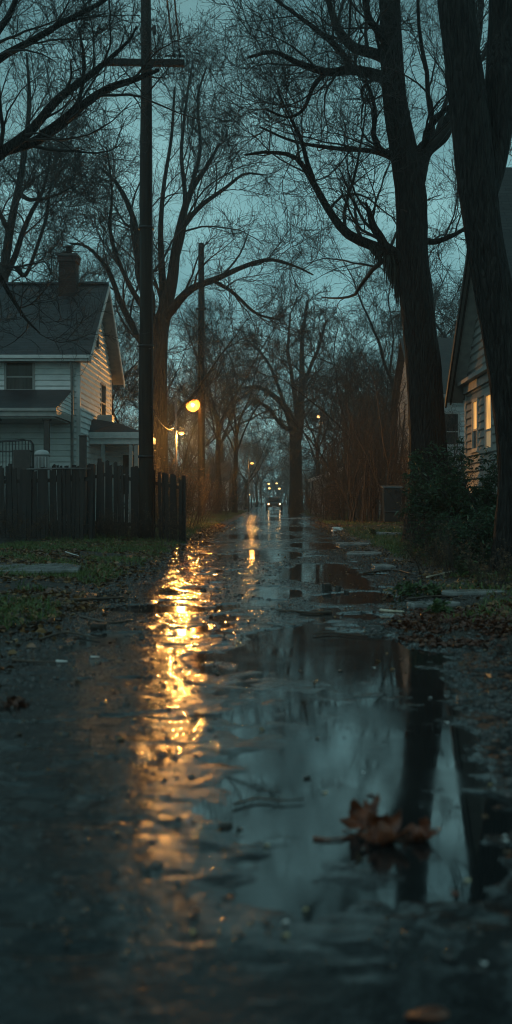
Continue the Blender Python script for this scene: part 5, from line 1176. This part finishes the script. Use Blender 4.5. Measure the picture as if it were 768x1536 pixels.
def lump(px, py, r, label, mat, name, cat, group=None, sq=(1, 1, .7), seed=0, amp=.25):
    Y = F * CAMH / (py - HY); x = (px - VX) * Y / F; g = surf(x, Y); bm = __import__('bmesh').new(); import bmesh
    bmesh.ops.create_icosphere(bm, subdivisions=3, radius=r); rr = random.Random(seed); ph = [rr.uniform(0, 9) for _ in range(6)]
    for v in bm.verts:
        c = v.co / r; k = 1 + amp * (math.sin(c.x * 3.1 + ph[0]) * math.sin(c.y * 2.7 + ph[1]) + .6 * math.sin(c.z * 5 + ph[2] + c.x * 4) + .35 * math.sin(c.y * 9 + ph[3]) * math.sin(c.x * 8 + ph[4]))
        v.co = V(c.x * r * k * sq[0], c.y * r * k * sq[1], max(c.z * k, -.35) * r * sq[2])
    me = bpy.data.meshes.new(name); bm.to_mesh(me); bm.free(); me.polygons.foreach_set('use_smooth', [amp < .2] * len(me.polygons))
    o = link(name, me, mat); o.location = (x, Y, g + r * .22 * sq[2]); return tag(o, label, cat, group)
lump(507, 797, .19, 'crumpled white plastic bag on the right verge grass', mt_litter, 'plastic_bag', 'bag', sq=(1.3, .8, .55), seed=2, amp=.3)
def brick(px, py, w, h, d, rz_, label, tilt=0, mat=None):
    Y = F * CAMH / (py - HY); x = (px - VX) * Y / F; g = surf(x, Y); m = MB(); m.box((-w/2, -d/2, 0), (w/2, d/2, h))
    rr = random.Random(int(px)); m.v = [tuple(Vector(v) + V(rr.uniform(-.01, .01), rr.uniform(-.01, .01), rr.uniform(-.006, .006))) for v in m.v]
    o = m.build('brick', mat or mt_soil, bevel=.008); o.location = (x, Y, g - .008); o.rotation_euler = (0, R(tilt), R(rz_)); tag(o, label, 'brick', 'dark broken bricks on the lane')
brick(490, 885, .10, .085, .14, 12, 'largest of the dark brick pieces right of the lane centre')
brick(506, 886, .06, .055, .07, -20, 'middle one of the dark brick pieces right of the lane centre', 5)
brick(520, 889, .045, .04, .05, 30, 'smallest of the dark brick pieces, nearest the right verge')
brick(148, 944, .13, .055, .10, 3, 'dark brick lying alone on the left of the lane')
debris(252, 889, .17, .22, .05, 'dark clump of wet leaves in the left side of the lamp reflection', mt_leaf, 5)
debris(125, 915, .25, .3, .05, 'flat clump of leaves and twigs on the left road edge', mt_leaf, 6, 420)
debris(22, 1058, .09, .12, .045, 'rusty brown clump of leaves at the left picture edge', mt_leafred, 7, 240, .03)
lump(338, 1238, .022, 'small dark lump in the near water, left of the dry leaves', mt_soil, 'debris_clump', 'clump', sq=(1.3, 1, .5), seed=8)
lump(461, 1166, .014, 'tiny dark lump floating in the bright puddle', mt_soil, 'debris_clump', 'clump', sq=(1.1, 1, .6), seed=9)

def stick(pts, rad, label, mat=None, lift=.012, fork=None):
    W = []
    for (px, py) in pts:
        Y = F * (CAMH - .01) / (py - HY); x = (px - VX) * Y / F; W.append(V(x, Y, surf(x, Y) + lift))
    z = max(w.z for w in W); W = [V(w.x, w.y, w.z * .5 + z * .5) for w in W]
    c = resample(np.array([list(w) for w in W]), 14); m = MB(W[0]); m.tube([V(*p) for p in c], [rad * (1 - .5 * i / 13) * (1 + .15 * math.sin(i * 2.3)) for i in range(14)], 7)
    if fork:
        k = 8; p = V(*c[k]); m.tube([p, p + V(fork[0] * .5, fork[1] * .4, .008), p + V(fork[0], fork[1], .012)], [rad * .5, rad * .35, rad * .2], 6)
    return tag(m.build('stick', mat or mt_wood), label, 'stick', 'fallen sticks')
stick([(497, 918), (470, 919), (440, 917), (414, 916)], .016, 'dark twig with a thick end lying across the lane right of centre', fork=(-.10, .12))
stick([(570, 917), (588, 918), (606, 919)], .018, 'short pale split stick near the russet leaf drift', mt_palewood)
stick([(18, 991), (50, 993), (85, 994)], .010, 'brown stick on the left of the lane', fork=(.05, .1))
stick([(84, 993), (92, 993), (101, 993)], .011, 'short white chip at the end of the brown stick', mt_litter)
stick([(136, 987), (142, 987), (149, 987)], .008, 'small white chip left of the lamp reflection', mt_litter)
stick([(350, 1205), (385, 1196), (420, 1199), (456, 1197)], .005, 'thin dark stick floating in the near puddle', fork=(-.03, -.03))
stick([(470, 951), (500, 949), (545, 953), (590, 950)], .007, 'long thin stick along the far rim of the near puddle')
stick([(105, 908), (140, 902), (185, 899)], .022, 'grey stick on the left road edge', mt_wood, fork=(.1, .2))
stick([(120, 925), (165, 934), (200, 930)], .014, 'bent twig left of the lane, nearer than the grey stick', mt_wood)
stick([(60, 960), (100, 950), (150, 958)], .012, 'twig lying left of the lone dark brick', mt_wood)
stick([(610, 900), (660, 896), (700, 903)], .012, 'twig on the right verge among green weeds')
stick([(545, 860), (590, 856), (620, 862)], .016, 'branch on the right road edge behind the brick pieces', mt_wood)
stick([(640, 872), (690, 866), (745, 874)], .014, 'pale branch on the ground beside the nearest trunk', mt_palewood)
stick([(98, 842), (108, 845), (118, 848)], .012, 'short white stick in the left grass', mt_litter, lift=.05)

# ------------------------------------------------------------------ curled dry leaves in the foreground
def maple_leaf(size, curl, seed, twist=0, stemlen=.5):
    """lobed blade, cupped and crumpled, 1 mm thick"""
    rr = random.Random(seed)
    out = []  # lobed outline in polar form
    tips = [(-150, .45), (-115, .60), (-95, .38), (-62, .88), (-38, .45), (-28, .70), (-14, .50), (0, 1.0), (14, .50), (28, .70), (38, .45), (62, .88), (95, .38), (115, .60), (150, .45), (180, .12)]
    pts = []
    N_ = 96
    for i in range(N_):
        a = -180 + 360 * i / N_; t = sorted(tips); 
        for (a0, r0), (a1, r1) in zip([(-180, .12)] + t, t + [(180.01, .12)]):
            if a0 <= a <= a1 and a1 > a0: f = (a - a0) / (a1 - a0); rad = r0 * (1 - f) + r1 * f; break
        pts.append((R(a), rad * size * (1 + rr.uniform(-.03, .03))))
    rings = 9; vs = [V(0, 0, 0)]; fs = []
    for k in range(1, rings + 1):
        for (a, rad) in pts: f = k / rings; vs.append(V(math.cos(a) * rad * f, math.sin(a) * rad * f, 0))
    for i in range(N_): fs.append((0, 1 + i, 1 + (i + 1) % N_))
    for k in range(rings - 1):
        b = 1 + k * N_
        for i in range(N_): fs.append((b + i, b + N_ + i, b + N_ + (i + 1) % N_, b + (i + 1) % N_))
    ph = [rr.uniform(0, 6) for _ in range(6)]; o2 = []
    for v in vs:
        x, y = v.x / size, v.y / size; z = 0
        th = y * curl; rad = 1 / curl; yy = math.sin(th) * rad; z = (1 - math.cos(th)) * rad       # roll across
        tx = (x - .3) * curl * .45; xx = math.sin(tx) / (curl * .45) + .3; z += (1 - math.cos(tx)) / (curl * .45)
        z += .06 * math.sin(x * 7 + ph[0]) * math.sin(y * 8 + ph[1]) + .035 * math.sin(x * 17 + ph[2] + y * 9) + .03 * abs(math.sin(math.atan2(y, x + .001) * 3.5))
        o2.append(V(xx, yy, z) * size)
    return o2, fs
def dry_leaf(px, py, Y, size, rot, curl, seed, label, lift=.02, mat=None, stem=True):
    p = P(px, py, Y); r = empty('dry_leaf', (p.x, Y, p.z), label, 'leaf', 'curled dry leaves in the puddle'); rm = Matrix.Rotation(R(rot[2]), 3, 'Z') @ Matrix.Rotation(R(rot[1]), 3, 'Y') @ Matrix.Rotation(R(rot[0]), 3, 'X')
    v, f = maple_leaf(size, curl, seed); c = sum(v, V(0, 0, 0)) / len(v); w = [rm @ (a - c) for a in v]; zmin = min(a.z for a in w)
    floor = WATER_Z - p.z
    sh = max(0, floor - zmin + .0); 
    m = MB(); m.add([a + V(0, 0, sh) for a in w], f, True); o = m.build('blade', mat or mt_bigleaf, r); md = o.modifiers.new('thickness', 'SOLIDIFY'); md.thickness = .0012
    if stem:
        b = rm @ (v[0] - c) + V(0, 0, sh); d = rm @ V(-1, .15, .1); d.z = min(.1, max(-.2, d.z)); pts = [b]; q = b
        for k in range(6): q = q + d * size * .13; q.z = max(q.z, floor + .004); pts.append(q.copy())
        m = MB(); m.tube(pts, [.0028, .0025, .0022, .002, .002, .0022, .003], 6); m.build('stalk', mat or mt_bigleaf, r)
dry_leaf(543, 1232, 3.42, .125, (25, -52, 20), 2.8, 3, 'upright curled dry leaf with ragged points, left of the foreground pair')
dry_leaf(582, 1262, 3.30, .15, (-20, -8, 195), 3.6, 7, 'rolled reddish dry leaf lying across the foreground puddle')
dry_leaf(629, 1262, 3.33, .10, (15, -22, -30), 2.8, 12, 'small cupped dry leaf right of the rolled one')
dry_leaf(560, 1216, 3.60, .080, (-55, 30, 100), 3.0, 15, 'folded dry leaf lodged behind the rolled one', stem=False)
stick([(470, 1252), (495, 1254), (530, 1250)], .006, 'brown leaf stalk pointing left from the curled dry leaves', mt_bigleaf, lift=.006)
def small_leaf(px, py, s, mat, label, seed):
    Y = F * CAMH / (py - HY); x = (px - VX) * Y / F; g = surf(x, Y); rr = random.Random(seed); n = 12; vs = [V(0, 0, .002)]
    for k in range(n): a = 6.283 * k / n; vs.append(V(math.cos(a) * s * rr.uniform(.85, 1.1), math.sin(a) * s * .55 * rr.uniform(.85, 1.1), .003 * math.sin(a * 2) + .003))
    m = MB(); m.add(vs, [(0, 1 + k, 1 + (k + 1) % n) for k in range(n)], True); o = m.build('small_leaf', mat); o.location = (x, Y, g + .003); o.rotation_euler.z = rr.uniform(0, 3); md = o.modifiers.new('thickness', 'SOLIDIFY'); md.thickness = .001; tag(o, label, 'leaf', 'small leaves on the near water')
for k, (px, py, s, mt, lab) in enumerate([(487, 1188, .012, mt_paleleaf, 'tiny pale leaf floating in the bright puddle'), (290, 1403, .013, mt_paleleaf, 'pale yellowish leaf bit at the bottom left of the water'), (428, 1386, .012, mt_litter, 'small white scrap near the bottom centre'),
    (428, 1407, .012, mt_paleleaf, 'pale leaf bit just below the white scrap'), (292, 1373, .018, mt_bigleaf, 'faint brown leaf above the pale bottom left bit'), (343, 1345, .018, mt_bigleaf, 'brown submerged leaf left of the bottom centre'),
    (400, 1268, .010, mt_paleleaf, 'tiny yellowish leaf above the bottom centre'), (683, 1338, .020, mt_bigleaf, 'tan leaf at the right of the near wet lane'), (700, 1320, .014, mt_paleleaf, 'small ochre leaf right above the tan leaf'), (757, 1262, .014, mt_litter, 'white scrap at the right picture edge'),
    (757, 1254, .012, mt_litter, 'second white scrap at the right picture edge, slightly higher'), (458, 1364, .011, mt_paleleaf, 'faint leaf speck right of the white scrap'), (725, 1450, .010, mt_litter, 'grey white speck near the bottom right corner'), (640, 1528, .05, mt_bigleaf, 'blurred red brown leaf at the very bottom'),
    (670, 1083, .016, mt_litter, 'white chip on the gravel right of the puddle'), (560, 1001, .016, mt_litter, 'white chip at the right rim of the puddle'), (645, 1046, .012, mt_litter, 'small pale chip right of the reflected trunk'), (735, 1178, .012, mt_paleleaf, 'small tan leaf on the wet lane at right'),
    (545, 1158, .008, mt_litter, 'tiny white speck in the puddle')]): small_leaf(px, py, s, mt, lab, 700 + k)

# ------------------------------------------------------------------ damp air
m = MB(); m.box((-410, -32, -1.2), (410, 425, 27)); hz = m.build('haze', None)
mh = bpy.data.materials.new('damp air'); mh.use_nodes = True; nt = mh.node_tree; nt.nodes.clear(); out = nt.nodes.new('ShaderNodeOutputMaterial'); pv = nt.nodes.new('ShaderNodeVolumePrincipled')
pv.inputs['Density'].default_value = .0018; pv.inputs['Color'].default_value = (.80, .88, .88, 1); pv.inputs['Anisotropy'].default_value = .6
nt.links.new(pv.outputs[0], out.inputs['Volume']); hz.data.materials.append(mh); tag(hz, 'damp evening air', 'haze', kind='stuff')
